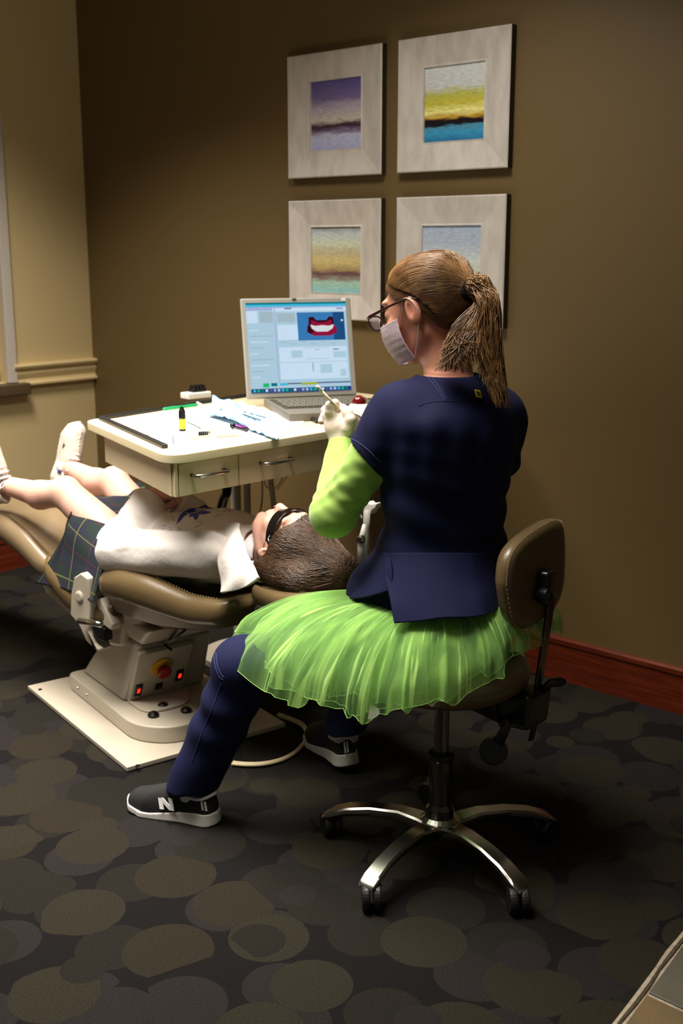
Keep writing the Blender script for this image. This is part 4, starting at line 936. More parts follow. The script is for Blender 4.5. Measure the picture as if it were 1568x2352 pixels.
def wrap_line(name, pts, fn, m, r=.0011, parent=wo_, off=.0012):
    """thread laid on an implicit surface: march from outside (the camera side) onto it"""
    out = []
    for p in catmull(pts, 40):
        dr = nrm(CP-p); s = p+dr*.12; T = s[None]-dr[None]*np.linspace(0, .24, 240)[:, None]
        v = fn(T.astype(np.float32)); k = np.argmax(v < 0)
        if v[k] < 0: out.append(T[k]+dr*off)
    if len(out) > 3: return MB().tube(out, r, 5).build(name, m, parent)
def SPt(L, d): return [PD(x, y, d) for x, y in L]
wrap_line('seam', SPt([(960, 845), (985, 870), (1005, 895), (1020, 920)], 2.6), top_fn, M['navyst'])
wrap_line('seam', SPt([(966, 842), (992, 868), (1010, 892), (1025, 918)], 2.6), top_fn, M['navyst'])
wrap_line('seam', SPt([(960, 932), (985, 924), (1030, 921), (1080, 925), (1150, 935)], 2.6), top_fn, M['navyst'], .0008)
wrap_line('seam', SPt([(803, 1006), (825, 1018), (850, 1038), (872, 1062)], 2.6), top_fn, M['navyst'])
wrap_line('seam', SPt([(902, 1365), (908, 1395), (915, 1422)], 2.55), top_fn, M['navyst'], .0008)
tgp = PD(1097, 905, 2.55); dr = nrm(CP-tgp); T = (tgp+dr*.12)[None]-dr[None]*np.linspace(0, .3, 300)[:, None]; v = top_fn(T.astype(np.float32)); tgp = T[np.argmax(v < 0)]+dr*.003
gn = nrm(np.array([top_fn((tgp+e_)[None].astype(np.float32))[0]-top_fn((tgp-e_)[None].astype(np.float32))[0] for e_ in np.eye(3)*.006])); gx = nrm(np.cross(nrm(UP+RT*.12), gn)); Bt = np.array([gx, np.cross(gn, gx), gn]).T; tgp = tgp+gn*.0015; dr = gn
tg_ = MB().box(tgp, (.0155, .0205, .0015), Bt).build('brand_tag', M['yellow'], wo_, label='small yellow tag with a dark square mark')
b = MB(); Bq = Bt
for (dx, dy, sx_, sy_) in ((0, .0042, .0085, .0013), (0, -.0050, .0085, .0013), (-.0038, -.0004, .0013, .0100), (.0038, -.0004, .0013, .0100), (0, -.0004, .0034, .0012), (-.0012, -.0004, .0011, .0044), (.0012, .001, .0011, .002)):
    b.box(tgp+Bt[:, 0]*dx+Bt[:, 1]*dy+dr*.0012, (sx_, sy_, .0006), Bt)
b.build('tag_mark', M['black'], tg_)
# hem panels either side of the side slit
def hp_(L): return [[PD(x, y, d_) for x, y, d_ in r] for r in L]
patch(hp_([[(878, 1270, 2.66), (886, 1330, 2.60), (897, 1385, 2.555), (905, 1431, 2.535)], [(925, 1270, 2.61), (935, 1330, 2.575), (948, 1385, 2.54), (958, 1427, 2.52)], [(985, 1270, 2.59), (995, 1330, 2.56), (1008, 1385, 2.53), (1018, 1419, 2.51)], [(1050, 1270, 2.59), (1058, 1330, 2.565), (1072, 1385, 2.535), (1082, 1417, 2.52)], [(1105, 1270, 2.62), (1110, 1320, 2.60), (1120, 1370, 2.57), (1128, 1407, 2.555)], [(1140, 1255, 2.70), (1146, 1300, 2.68), (1152, 1350, 2.66), (1156, 1382, 2.64)]]), 60, 30, 'hem_panel', M['navy'], wo_, .004, lambda G: G+RT*(.0022*np.sin(np.arange(G.shape[0])*.5)[:, None, None]))
patch(hp_([[(866, 1265, 2.74), (846, 1300, 2.735), (824, 1338, 2.725), (804, 1376, 2.715)], [(872, 1270, 2.70), (862, 1305, 2.68), (850, 1340, 2.665), (838, 1372, 2.655)], [(880, 1270, 2.67), (880, 1300, 2.635), (876, 1335, 2.62), (872, 1363, 2.61)], [(892, 1270, 2.655), (898, 1295, 2.61), (900, 1325, 2.59), (900, 1354, 2.585)]]), 40, 24, 'hem_panel', M['navy'], wo_, .004)
# trousers
def leg_fn(H_, K_, A_, rk, ra, sd):
    def f(P):
        d = smin(cone(P, H_, K_, .086, .070), cone(P, K_, A_+[0, 0, -.01], rk, ra), .035)
        z = P[:, 2]
        d = d-.005*wob(P, 18, sd)-.004*np.sin(z*55+4*wob(P, 9, sd+1))*np.exp(-((z-.32)/.14)**2)
        return np.maximum(d, (A_[2]-.005+.12*(P[:, 0]-A_[0]))-z)
    return f
tl = leg_fn(LH, LK, LA, .073, .062, 31); tr_ = leg_fn(RH, RK, RA, .068, .058, 41)
def trouser(P): return smin(smin(tl(P), tr_(P), .03), np.maximum(loftz(P, [(.47, -1.60, 2.13, .145, .185), (.56, -1.60, 2.13, .155, .195), (.63, -1.60, 2.13, .13, .17)]), P[:, 2]-.62), .04)
sdf('trousers', trouser, (-2.20, 1.62, .05), (-1.40, 2.48, .66), .0048, M['navy'], wo_)
wrap_line('seam', SPt([(490, 1500), (494, 1530), (503, 1553), (512, 1562)], 2.8), trouser, M['navyst']); wrap_line('seam', SPt([(495, 1498), (499, 1528), (507, 1548), (515, 1557)], 2.8), trouser, M['navyst'])
wrap_line('seam', SPt([(508, 1570), (490, 1620), (465, 1680), (440, 1750)], 2.85), trouser, M['navyst'], .001)
# shoes, built in their own frame: x forward, y left, z up
def shoe(parent, heel, fwd, up, L, ups, sole, logo=None, sd=1, soleth=.03, name='shoe'):
    f, l, u = frame(fwd, up); Bm = np.array([f, l, u]); heel = np.array(heel, float)
    k = L/.27
    sh_ = empty(name, (0, 0, 0), None, None); sh_.parent = parent; sh_.location = -parent.location
    for key in list(sh_.keys()): del sh_[key]
    def loc(P): return ((P-heel.astype(np.float32))@Bm.T.astype(np.float32))/k
    def wdt(x): return np.interp(x, [0, .03, .09, .15, .20, .245, .27], [.022, .031, .031, .039, .043, .035, .014])
    def cy(x): return np.interp(x, [0, .1, .2, .27], [0, -.002, .004, .0])
    def sole_f(P):
        q = loc(P); x, y, z = q.T
        d = np.abs(y-cy(x))-wdt(x)-.003-.004*np.clip((soleth-z)/soleth, 0, 1)
        d = smin(d, d, .001); d = -smin(-d, -np.maximum(-x-.006, x-.272), .03); top_ = soleth-(soleth-.016)*np.clip((x-.05)/.13, 0, 1)
        rise = .016*np.clip((x-.19)/.08, 0, 1)**2+.008*np.clip((.03-x)/.04, 0, 1)**2
        d = np.maximum(d, np.maximum(z-top_-rise, rise-z)); return d*k
    def up_f(P):
        q = loc(P); x, y, z = q.T
        h = np.interp(x, [-.02, 0, .03, .08, .12, .16, .20, .235, .265], [.07, .082, .085, .084, .092, .082, .068, .058, .038])
        w_ = wdt(x); hh = np.maximum(h, .02); s_ = np.clip(z/hh, 0, 1)
        ww = w_*np.sqrt(np.clip(1-s_**3.2, 0, 1)); d = (np.abs(y-cy(x))-ww)*.7
        d = np.maximum(d, (z-h)*.8); d = -smin(-d, -np.maximum(-x, x-.268), .024); d = np.maximum(d, .012-z)
        d = np.maximum(d, -ell(q, (.052, 0, .105), (.046, .026, .055)))
        return (d-.0012*wob(q, 60, sd))*k-.001
    ends = np.array([heel+f*a*k+l*b_*k+u*c*k for a in (-.02, .29) for b_ in (-.07, .07) for c in (-.015, .11)])
    lo_, hi_ = ends.min(0), ends.max(0)
    def fixp(o): o.parent = sh_; o.location = (0, 0, 0); return o
    fixp(sdf('sole', sole_f, lo_, hi_, .0024, sole)); fixp(sdf('upper', up_f, lo_, hi_, .0024, ups))
    g = lambda x, y, z: heel+(f*x+l*y+u*z)*k
    return sh_, g, fixp, (f, l, u)
LF = nrm([-.262, -.092, 0]); heelL = np.array([-2.02, 1.748, .0])
shL, gL, fx, _ = shoe(wo_, heelL+[.012, .004, 0], LF, (0, 0, 1), .262, M['shoeblack'], M['whitesole'], sd=3, soleth=.034)
# collar lining, laces, side logo letter and heel stripes (near side of the shoe is its left, +l)
def strip(g, P, wv, th, name, m, fx): b = MB(); b.tube([g(*p) for p in P], wv, 6); return fx(b.build(name, m, None, smooth=True))
side = 1.0
for g_, fx_, sdn in ((gL, fx, 1),):
    def quad(P, t=.0016): a = [g_(*p) for p in P]; n_ = _[1]*t; return a, [p+n_ for p in a]
    b = MB()
    for P in ([(.105, .0385, .034), (.116, .0395, .034), (.124, .034, .064), (.113, .033, .064)], [(.134, .042, .034), (.145, .0435, .034), (.153, .037, .062), (.142, .036, .062)], [(.105, .0385, .034), (.119, .0395, .034), (.153, .037, .062), (.139, .036, .062)]): b.hull(*quad(P, .0024))
    fx_(b.build('logo_letter', M['whitelogo'], None))
    b = MB()
    for x in (.014, .024): b.hull(*quad([(x, .0265, .046), (x+.005, .028, .046), (x+.010, .026, .070), (x+.005, .025, .070)]))
    fx_(b.build('heel_stripes', M['whitelogo'], None))
    fx_(MB().tube(catmull([g_(.098, .0, .094), g_(.090, .022, .084), g_(.06, .030, .074), g_(.03, .028, .076), g_(.006, .012, .086), g_(.006, -.012, .086), g_(.03, -.028, .076), g_(.06, -.030, .074), g_(.09, -.022, .084), g_(.098, 0, .094)], 40), .0045, 8).build('collar', M['whitelogo'], None, smooth=True))
    b = MB()
    for i in range(5):
        x = .115+i*.016; z = .086-i*.0075; b.tube([g_(x, -.022, z-.006), g_(x+.006, 0, z+.004), g_(x, .022, z-.006)], .0026, 6)
    fx_(b.build('laces', M['blackcloth'], None, smooth=True))
RFd = nrm([-.235, .105, -.02]); heelR = np.array([-1.945, 2.182, .022])
shR, gR, fxR, _r = shoe(wo_, heelR, RFd, (-.08, 0, 1), .27, M['shoeblack'], M['whitesole'], sd=5, soleth=.034)
fxR(MB().tube(catmull([gR(.098, .0, .094), gR(.090, .022, .084), gR(.06, .030, .074), gR(.03, .028, .076), gR(.006, .012, .088), gR(.006, -.012, .088), gR(.03, -.028, .076), gR(.06, -.030, .074), gR(.09, -.022, .084), gR(.098, 0, .094)], 40), .0045, 8).build('collar', M['whitelogo'], None, smooth=True))
b = MB()
for yy in (.004, .012): a = [gR(-.0035, yy, .045), gR(-.0035, yy+.004, .045), gR(.001, yy+.004, .075), gR(.001, yy, .075)]; b.hull(a, [p-_r[0]*.002 for p in a])
fxR(b.build('heel_stripes', M['whitelogo'], None))
for A_, K_ in ((LA, LK), (RA, RK)):
    d_ = nrm(K_-A_); MB().tube([A_-[0, 0, .03], A_+d_*.0, A_+d_*.05], [.036, .037, .038], 18).build('sock', M['sock'], wo_, smooth=True)
# ------------------------------------------------------------------ tulle skirt in four gathered layers
HEM = [(-180, .20, .46), (-160, .21, .46), (-151, .40, .49), (-143, .53, .485), (-132, .51, .46), (-118, .455, .435), (-104, .42, .43), (-90, .395, .43), (-72, .38, .44), (-55, .355, .465), (-38, .32, .495), (-20, .29, .535), (-5, .28, .555), (10, .275, .56), (40, .29, .52), (90, .33, .48), (130, .40, .47), (150, .30, .47), (165, .22, .48), (180, .20, .50)]
HA = np.array(HEM)
def skirt_layer(k, rs_, dz, amp, seed, nfr=1.0):
    nu, nv = 720, 26; rr = np.random.RandomState(seed)
    ph = rr.rand(6)*6.28; fr_ = [9, 17, 29, 47, 71, 113]; am = [.9, .8, .5, .35, .2, .08]
    V = []
    for i in range(nu):
        a = -180+360*i/nu; r = np.interp(a, HA[:, 0], HA[:, 1])*rs_; z1 = np.interp(a, HA[:, 0], HA[:, 2])+dz
        ar_ = math.radians(a); w0 = .12/math.sqrt(math.cos(ar_)**2+(math.sin(ar_)*.12/.15)**2)
        wrp = ar_+.12*math.sin(5*ar_+ph[0])+.05*math.sin(13*ar_+ph[1])
        rip = sum(am[j]*math.sin(fr_[j]*wrp+ph[j]) for j in range(6)); rip2 = sum(am[j]*math.cos(fr_[j]*wrp+ph[j]*2) for j in range(6))
        for j in range(nv):
            v = j/(nv-1); s_ = v**.85
            rad = w0+(r-w0)*s_+amp*rip*v**1.2
            puff = .045*math.sin(PI*v**1.25)+.009*rip2*v
            z = .605+(z1-.605)*v**1.3+puff*np.interp(a, [-180, -150, -135, -110, -10, 10, 180], [.1, .5, .8, 1, .9, .5, .4])
            if v > .9: z -= .012*(v-.9)/.1; rad -= .012*(v-.9)/.1
            V.append((-1.60+rad*math.cos(ar_), 2.13+rad*math.sin(ar_), z))
    F = [(i*nv+j, ((i+1) % nu)*nv+j, ((i+1) % nu)*nv+j+1, i*nv+j+1) for i in range(nu) for j in range(nv-1)]
    me = raw(V, F); uv = me.uv_layers.new(name='UVMap'); co = []
    for i in range(nu):
        for j in range(nv-1):
            u0, u1 = i/nu, (i+1)/nu; v0, v1 = j/(nv-1), (j+1)/(nv-1)
            co += [u0, v0+k*2, u1, v0+k*2, u1, v1+k*2, u0, v1+k*2]
    uv.data.foreach_set('uv', co)
    hem = [V[i*nv+nv-1] for i in range(0, nu, 3)]; return me, hem+[hem[0]]
sk = None
for k, (rs_, dz, amp) in enumerate([(1.0, 0, .011), (.95, .008, .013), (.87, .016, .015), (.80, .022, .017)]):
    me, hem = skirt_layer(k, rs_, dz, amp, k+5)
    o = link('tulle_skirt' if k == 0 else 'skirt_layer', me, M['tulle'], sk or wo_); sk = sk or o
    if k < 3: MB().tube(hem, .0007, 5, cap=False).build('hem_edge', M['tulle_edge'], sk)
# ------------------------------------------------------------------ her hair: cap, strands, ponytail
def hair_tubes(paths, r, name, m, parent, n=5, res=14):
    b = MB()
    for P in paths:
        Q = catmull(P, res); R_ = [r*(1-.75*(i/(res-1))**4) for i in range(res)]
        b.tube(Q, R_, n, cap=False)
    o = link(name, raw(b.V, b.F), m, parent); return o
TIE = np.array([-1.545, 2.122, 1.318])
def capfn(P):
    c = HWc; B = np.array([hf, hl, hu]); pt = lambda a, b_, d: c+hf*a+hl*b_+hu*d
    d = ell(P, pt(-.016, 0, .026), (.105, .083, .092), B)
    d = smin(d, cone(P, pt(-.08, 0, .035), TIE, .055, .022), .03)
    d = smin(d, ell(P, pt(-.045, 0, -.02), (.062, .068, .06), B), .03)
    # hairline: cut away face, ear opening, nape
    q = (P-c)@B.T.astype(np.float32); x, y, z = q.T
    lim = np.interp(z, [-.08, -.05, -.02, .0, .03, .06, .085], [-.055, -.045, -.034, -.018, .026, .056, .076])
    d = np.maximum(d, x-lim); d = np.maximum(d, -.078-z-.35*np.clip(-x-.03, 0, 1)*0)
    return d-.0007*wob(P, 200, 3)
cap = sdf('hair', capfn, HWc-.14, HWc+[.17, .13, .15], .003, M['hair_dark'], wo_)
def capfull(P, c=None):
    c = HWc; B = np.array([hf, hl, hu]); pt = lambda a, b_, d: c+hf*a+hl*b_+hu*d
    d = ell(P, pt(-.016, 0, .026), (.105, .083, .092), B)
    d = smin(d, cone(P, pt(-.08, 0, .035), TIE, .055, .022), .03)
    return smin(d, ell(P, pt(-.045, 0, -.02), (.062, .068, .06), B), .03)
def hug(paths, fn, c, off, skip=1):
    """lay strand paths on a surface"""
    A = np.array([catmull(p, 14) for p in paths]); n = len(A); o_ = np.repeat(off, 14)
    P = A.reshape(-1, 3); D = P-c; D /= np.linalg.norm(D, axis=1)[:, None]
    for _ in range(6): P = P+D*(o_-fn(P.astype(np.float32)))[:, None]
    A = P.reshape(n, 14, 3); return A[np.abs(A-np.array(c)).max(axis=(1, 2)) < .4]
rr = np.random.RandomState(5); paths = []; BB = np.array([hf, hl, hu]); cc_ = HWc+hf*-.016+hu*.026
for i in range(2100):
    sd_ = rr.choice([-1, 1], p=[.25, .75]); t = rr.rand()
    if t < .62:
        zz = rr.uniform(-.03, .095); xx = np.interp(zz, [-.03, -.02, .0, .03, .06, .095], [-.038, -.036, -.018, .025, .054, .060]); st_ = np.array([xx+.010, sd_*.08*math.sqrt(max(0, 1-(zz/.115)**2)), zz])
    else: zz = rr.uniform(-.098, -.02); st_ = np.array([-.034-.45*max(0, -.04-zz)-.03*rr.rand()**2, sd_*.068, zz])
    en = BB@(TIE-cc_)+rr.normal(size=3)*.006; P = []
    for s_ in np.linspace(0, 1, 7):
        v = st_*(1-s_)+en*s_+np.array([0, 0, (-.02+.07*min(1, max(0, (zz+.04)/.13)))*math.sin(PI*s_)]); P.append(cc_+BB.T@v)
    paths.append(P)
hair_tubes(hug(paths, capfull, HWc+hf*-.02, rr.uniform(.0002, .0035, 2100)), .0014, 'hair_strands', M['hair'], cap, 4, 14)
# ponytail
paths = []
for i in range(2000):
    w_ = rr.rand(); dd = lambda px, py, d_: PD(px, py, d_)
    # end point spread between the left lock and the straight fall
    if w_ < .45:
        q_ = rr.rand(); y_ = 775+87*rr.rand()**.45; e = PD(995+90*q_+(862-y_)*.25, y_-8*(1-q_), rr.uniform(2.50, 2.56)); k1 = PD(rr.uniform(1090, 1112), rr.uniform(690, 720), 2.54); k2 = PD(rr.uniform(1030, 1095), rr.uniform(760, 790), 2.52)
    else:
        y_ = 800+138*rr.rand()**.5; x0_ = 1085+max(0, y_-840)*.55; e = PD(rr.uniform(x0_, 1150+(y_-800)*.17), y_, rr.uniform(2.50, 2.60)); k1 = PD(rr.uniform(1100, 1146), rr.uniform(680, 715), rr.uniform(2.5, 2.58)); k2 = PD(rr.uniform(1095, 1150), rr.uniform(770, 800), rr.uniform(2.5, 2.58))
    s_ = TIE+rr.normal(size=3)*.007; o_ = TIE+np.array([.030, 0, .012])+rr.normal(size=3)*.009
    paths.append([s_, o_, k1, k2, e])
hair_tubes(paths, .0013, 'ponytail', M['hair'], cap, 4, 18)
tr3 = nrm([1, 0, .25]); MB().tube([TIE+tr3*(.004)+ (np.cross(tr3, [0, 1, 0])*math.cos(a)+np.array([0, 1, 0])*math.sin(a))*.021 for a in np.linspace(0, 2*PI, 25)], .0085, 8).build('hair_tie', M['blackcloth'], cap, smooth=True)
# glasses and mask
pt = lambda a, b_, d: HWc+hf*a+hl*b_+hu*d
gl = MB(); 
for k in (-1, 1):
    gl.tube([pt(-.055, .070*k, .000), pt(-.035, .082*k, .010), pt(-.01, .084*k, .020), pt(.04, .079*k, .020), pt(.105, .074*k, .016), pt(.116, .066*k, .014)], [.0026, .0028, .0026, .0026, .0036, .004], 8)
    gl.tube([pt(.116+.004*math.cos(a), (.038+.027*math.cos(a))*k, .002+.017*math.sin(a)) for a in np.linspace(0, 2*PI, 21)], .0022, 6)
gl.tube([pt(.120, -.013, .005), pt(.123, 0, .008), pt(.120, .013, .005)], .0022, 6)
go = gl.build('glasses', M['frameblue'], wo_, smooth=True)
for k in (-1, 1): MB().lathe(pt(.117, .038*k, .002), [(.017, -.0008), (.017, .0008)], 20, hf).build('lens', M['lens'], go)
def maskc(u, v, o=.006):   # u -1..1 across, v 0 top..1 chin
    a = u*1.12; r = .080+.030*math.cos(u*PI/2)**2+o
    return pt(-.005+r*math.cos(a)*1.12*(1-.18*v), r*math.sin(a)*.92*(1-.18*v), -.012-.098*v)
C = [[maskc(u, v, .006+.010*math.sin(PI*v)) for v in (0, .33, .66, 1.0)] for u in np.linspace(-1, 1, 9)]
mo = patch(C, 40, 22, 'surgical_mask', M['maskpink'], wo_, .0012, lambda G: G+np.array([0, 0, 1.])*.0016*np.sin(np.arange(G.shape[1])*1.9)[None, :, None])
for k in (-1, 1):
    MB().tube(catmull([maskc(k, .03), pt(.012, .078*k, .012), pt(-.006, .086*k, .022), pt(-.024, .090*k, .008), pt(-.026, .086*k, -.02), pt(-.008, .078*k, -.06), maskc(k, .97)], 30), .0011, 6).build('ear_loop', M['white'], mo, smooth=True)
# swab in her left hand and a tool in the right
sa, sb_ = PD(727, 886, 2.73), PD(795, 958, 2.79)
b = MB(); b.tube([sa, sa+(sb_-sa)*.03, sa+(sb_-sa)*.14, sa+(sb_-sa)*.2], [.0025, .0042, .0044, .0022], 12)
sw = empty('cotton_swab', sa, 'wooden cotton swab held up in the woman\'s gloved left hand', 'swab'); b.build('cotton_tip', M['white'], sw, smooth=True)
MB().tube([sa+(sb_-sa)*.15, sb_], [.0034, .0030], 10).build('shaft', M['bone'], sw, smooth=True)
o = MB().tube([PD(806, 945, 2.86), PD(822, 953, 2.86), PD(845, 972, 2.88)], [.0025, .0035, .004], 10).build('hand_scaler', M['white'], None, smooth=True)
tag(o, 'white instrument handle behind the gloved hand, held in the woman\'s right hand', 'dental tool')

# ------------------------------------------------------------------ the patient lying in the dental chair
pa = empty('person', (-2.5, YC, .45), 'reclining girl in oatmeal sweatshirt, plaid skirt and black wraparound glasses', 'person')
PHc = np.array([-2.130, 2.138, .632]); qf, ql, qu = frame((-.12, -.03, .99), (1, 0, .12)); PS = .95
PNB = np.array([-2.27, 2.135, .565])
ptorso = [(-2.86, 2.135, .475, .135, .075), (-2.75, 2.135, .495, .14, .082), (-2.60, 2.135, .53, .125, .085), (-2.47, 2.135, .565, .135, .098), (-2.38, 2.135, .58, .145, .094), (-2.30, 2.135, .575, .115, .07), (-2.25, 2.135, .57, .07, .05)]
pLS, pLE, pLW = PY(478, 1272, 1.995), PY(272, 1268, 1.955), PY(345, 1142, 2.12)
pRS, pRE, pRW = np.array([-2.38, 2.265, .555]), np.array([-2.63, 2.335, .53]), np.array([-2.70, 2.22, .645])
pLH, pLK, pLA = np.array([-2.72, 2.07, .495]), PY(150, 1132, 2.02), PY(5, 1112, 2.0)
pRH, pRK, pRA = np.array([-2.72, 2.20, .495]), PY(262, 1108, 2.24), PY(160, 1075, 2.27)
def phand(W_, d, sgn):
    d = nrm(d); n_ = np.array([0, 0, -1.]); s_ = nrm(np.cross(n_, d))
    fs = [[W_+d*.062+s_*(.022-.014*i)*sgn+n_*.004, W_+d*.085+s_*(.022-.014*i)*sgn+n_*.012, W_+d*.097+s_*(.020-.013*i)*sgn+n_*.028] for i in range(4)]
    return dict(palm=[W_, W_+d*.04, W_+d*.06], fingers=fs, thumb=[W_+d*.025+s_*.032*sgn, W_+d*.045+s_*.042*sgn+n_*.006, W_+d*.062+s_*.040*sgn+n_*.012])
pHL = phand(pLW, (-.25, .95, .1), 1); pHR = phand(pRW, (-.35, -.9, .15), -1)
def pbody(P):
    d = loftz(P, ptorso, 0); d = smin(d, cone(P, pLS, pRS, .045, .045), .04)
    d = smin(d, head_d(P, PHc, qf, ql, qu, PS, PNB, (.044, .048)), .02)
    d = smin(d, arm_d(P, pLS, pLE, pLW, (.036, .030, .020)), .02); d = smin(d, arm_d(P, pRS, pRE, pRW, (.036, .030, .020)), .02)
    d = smin(d, hand_d(P, pHL, .85), .012); d = smin(d, hand_d(P, pHR, .85), .012)
    for h, k_, a, kn in ((pLH, pLK, pLA, (0, 0, .012)), (pRH, pRK, pRA, (0, 0, .012))):
        calf = a+(k_-a)*.62+np.array([0, 0, -.018])
        g = smin(cone(P, h, k_, .070, .048), smin(cone(P, k_, calf, .044, .044), cone(P, calf, a, .042, .028), .02), .02); g = smin(g, ell(P, k_+np.array(kn), (.034, .036, .034)), .02)
        d = smin(d, g, .03)
    for a, t in ((pLA, (-.10, 0, .10)), (pRA, (-.02, .03, .10))): d = smin(d, cone(P, a+[-.02, 0, -.015], a+np.array(t), .026, .018), .02)
    return d
sdf('body', pbody, (-3.55, 1.88, .38), (-1.98, 2.42, .82), .0042, M['skin2'], pa)
MB().lathe(PHc+(qf*.084+qu*-.057)*PS, [(.001, -.002), (.008, 0), (.001, .003)], 12, qf)
wrap_line('lips', [PHc+(qf*.10+ql*b_-qu*.057)*PS for b_ in (-.018, -.008, 0, .008, .018)], pbody, M['lips'], .0035, pa, .0)
# sweatshirt
def sweat(P):
    d = loftz(P, [(a, b, c, x+.006, y+.010) for a, b, c, x, y in ptorso], 0)
    d = smin(d, cone(P, pLS, pRS, .062, .062), .05)
    for S_, E_, W_, sd in ((pLS, pLE, pLW, 51), (pRS, pRE, pRW, 61)):
        g = smin(cone(P, S_, E_, .066, .062), cone(P, E_, W_, .060, .048), .006)
        t2 = (P-E_)@nrm(W_-E_).astype(np.float32); g = np.maximum(g, t2-np.linalg.norm(W_-E_)*.97)
        g = g-.005*np.sin(t2*120+3*wob(P, 18, sd))*np.exp(-((t2-.05)/.08)**2)
        d = smin(d, g, .007)
    x, y, z = P.T
    # loose hem standing out at the waist
    d = smin(d, np.maximum(cone(P, (-2.60, 2.12, .53), (-2.78, 2.08, .50), .11, .125), np.abs(x+2.70)-.10), .05)
    d = d-.006*wob(P, 13, 71)-.0045*np.abs(wob(P, 26, 73))-.003*wob(P, 45, 74)
    d = np.maximum(d, -2.775-x)
    d = np.maximum(d, x+2.235-.3*np.clip(.60-z, 0, .2))
    return np.maximum(d, -cone(P, PNB+[-.01, 0, .01], PNB+[.14, 0, .05], .062, .08))
sdf('sweatshirt', sweat, (-2.86, 1.84, .38), (-2.16, 2.44, .76), .0042, M['sweat'], pa)
def hoodf(P):
    d = cone(P, (-2.275, 2.03, .575), (-2.265, 2.26, .575), .034, .036)
    d = smin(d, cone(P, (-2.30, 2.07, .635), (-2.27, 2.01, .575), .014, .026), .02)
    d = smin(d, cone(P, (-2.30, 2.07, .635), (-2.30, 2.2, .635), .014, .014), .02)
    return np.maximum(d-.002*wob(P, 26, 81), -cone(P, PNB+[-.03, 0, 0], PHc, .064, .074))
sdf('hood', hoodf, (-2.42, 1.94, .48), (-2.18, 2.36, .70), .0036, M['sweat'], pa)
def hpk(L): return [[PY(x, y, Y) for x, y, Y in r] for r in L]
patch(hpk([[(505, 1212, 2.07), (502, 1258, 2.0), (506, 1310, 1.955), (510, 1363, 1.935)], [(520, 1206, 2.075), (520, 1252, 1.995), (530, 1305, 1.94), (535, 1358, 1.925)], [(536, 1202, 2.08), (540, 1246, 2.0), (556, 1296, 1.95), (564, 1346, 1.93)], [(550, 1203, 2.085), (556, 1243, 2.03), (574, 1286, 1.985), (594, 1326, 1.955)]]), 24, 40, 'hood_flap', M['sweat'], pa, .009, lambda G: G+np.array([0, -1, .6])*(.0035*np.sin(np.arange(G.shape[1])*.34+np.arange(G.shape[0])[:, None]*.25))[..., None])
def collarf(P): 
    d = cone(P, PNB+[-.02, 0, 0], PNB+[.045, 0, .022], .060, .060); d = np.maximum(d, cut(P, PNB+[.035, 0, .02], (1, 0, .35)))
    return np.maximum(d, -cone(P, PNB+[-.1, 0, -.02], PNB+[.09, 0, .05], .052, .054))
ca_ = nrm([1, .05, .22]); ce1 = nrm(np.cross(ca_, [0, 0, 1.])); ce2 = np.cross(ca_, ce1); cb = MB(); ctr_ = PNB+[.040, .0, .012]
for k, (o_, r_, t_) in enumerate(((0, .064, .009), (.012, .060, .009), (.022, .057, .007))): cb.tube([ctr_+ca_*(o_-.012*math.cos(a))+ce1*(r_*math.cos(a))+ce2*(r_*math.sin(a)) for a in np.linspace(0, 2*PI, 33)], t_, 8)
cb.build('collar', M['shirt'], pa, smooth=True)
SW = lambda P: np.minimum(sweat(P), hoodf(P))
wrap_line('seam', SPt([(352, 1222), (360, 1250), (378, 1280), (394, 1300), (398, 1330), (402, 1345)], 3.35), sweat, M['sweat'], .0024, pa)
wrap_line('seam', SPt([(510, 1255), (508, 1290), (516, 1325)], 3.15), SW, M['sweat'], .002, pa)
def inpoly(x, y, P):
    c = False; n = len(P)
    for i in range(n):
        (x1, y1), (x2, y2) = P[i], P[i-1]
        if (y1 > y) != (y2 > y) and x < (x2-x1)*(y-y1)/(y2-y1)+x1: c = not c
    return c
def decal(polys, fn, m, name, depth, parent, step=1.5):
    V = []; F = []; idx = {}
    def vid(i, j):
        if (i, j) not in idx: idx[(i, j)] = len(V); V.append(PD(i*step, j*step, depth))
        return idx[(i, j)]
    for P in polys:
        xs = [p[0] for p in P]; ys_ = [p[1] for p in P]
        for i in range(int(min(xs)/step), int(max(xs)/step)+1):
            for j in range(int(min(ys_)/step), int(max(ys_)/step)+1):
                if inpoly((i+.5)*step, (j+.5)*step, P): F.append((vid(i, j), vid(i+1, j), vid(i+1, j+1), vid(i, j+1)))
    A = np.array(V); D = A-CP; D /= np.linalg.norm(D, axis=1)[:, None]; t = np.full(len(A), -.4); hit = np.zeros(len(A), bool)
    for _ in range(90):
        v = fn((A+D*t[:, None]).astype(np.float32)); t = np.minimum(np.where(v > .0004, t+np.maximum(v*.6, .0006), t), .45)
    v = fn((A+D*t[:, None]).astype(np.float32)); ok = (v < .002) & (t < .4)
    W_ = A+D*(t-.0022)[:, None]; F = [f for f in F if all(ok[k] for k in f)]
    return link(name, raw(W_, F), m, parent)
decal([[(404, 1204), (410, 1188), (420, 1176), (436, 1168), (452, 1166), (446, 1173), (462, 1171), (486, 1176), (470, 1180), (456, 1181), (454, 1190), (448, 1195), (443, 1186), (432, 1188), (438, 1180), (424, 1184), (414, 1196)],
       [(450, 1168), (470, 1160), (492, 1157), (508, 1154), (522, 1154), (512, 1160), (496, 1163), (484, 1169), (470, 1166)], [(526, 1155), (545, 1152), (560, 1152), (552, 1161), (542, 1160)]], sweat, M['print'], 'blue_print', 3.3, pa)
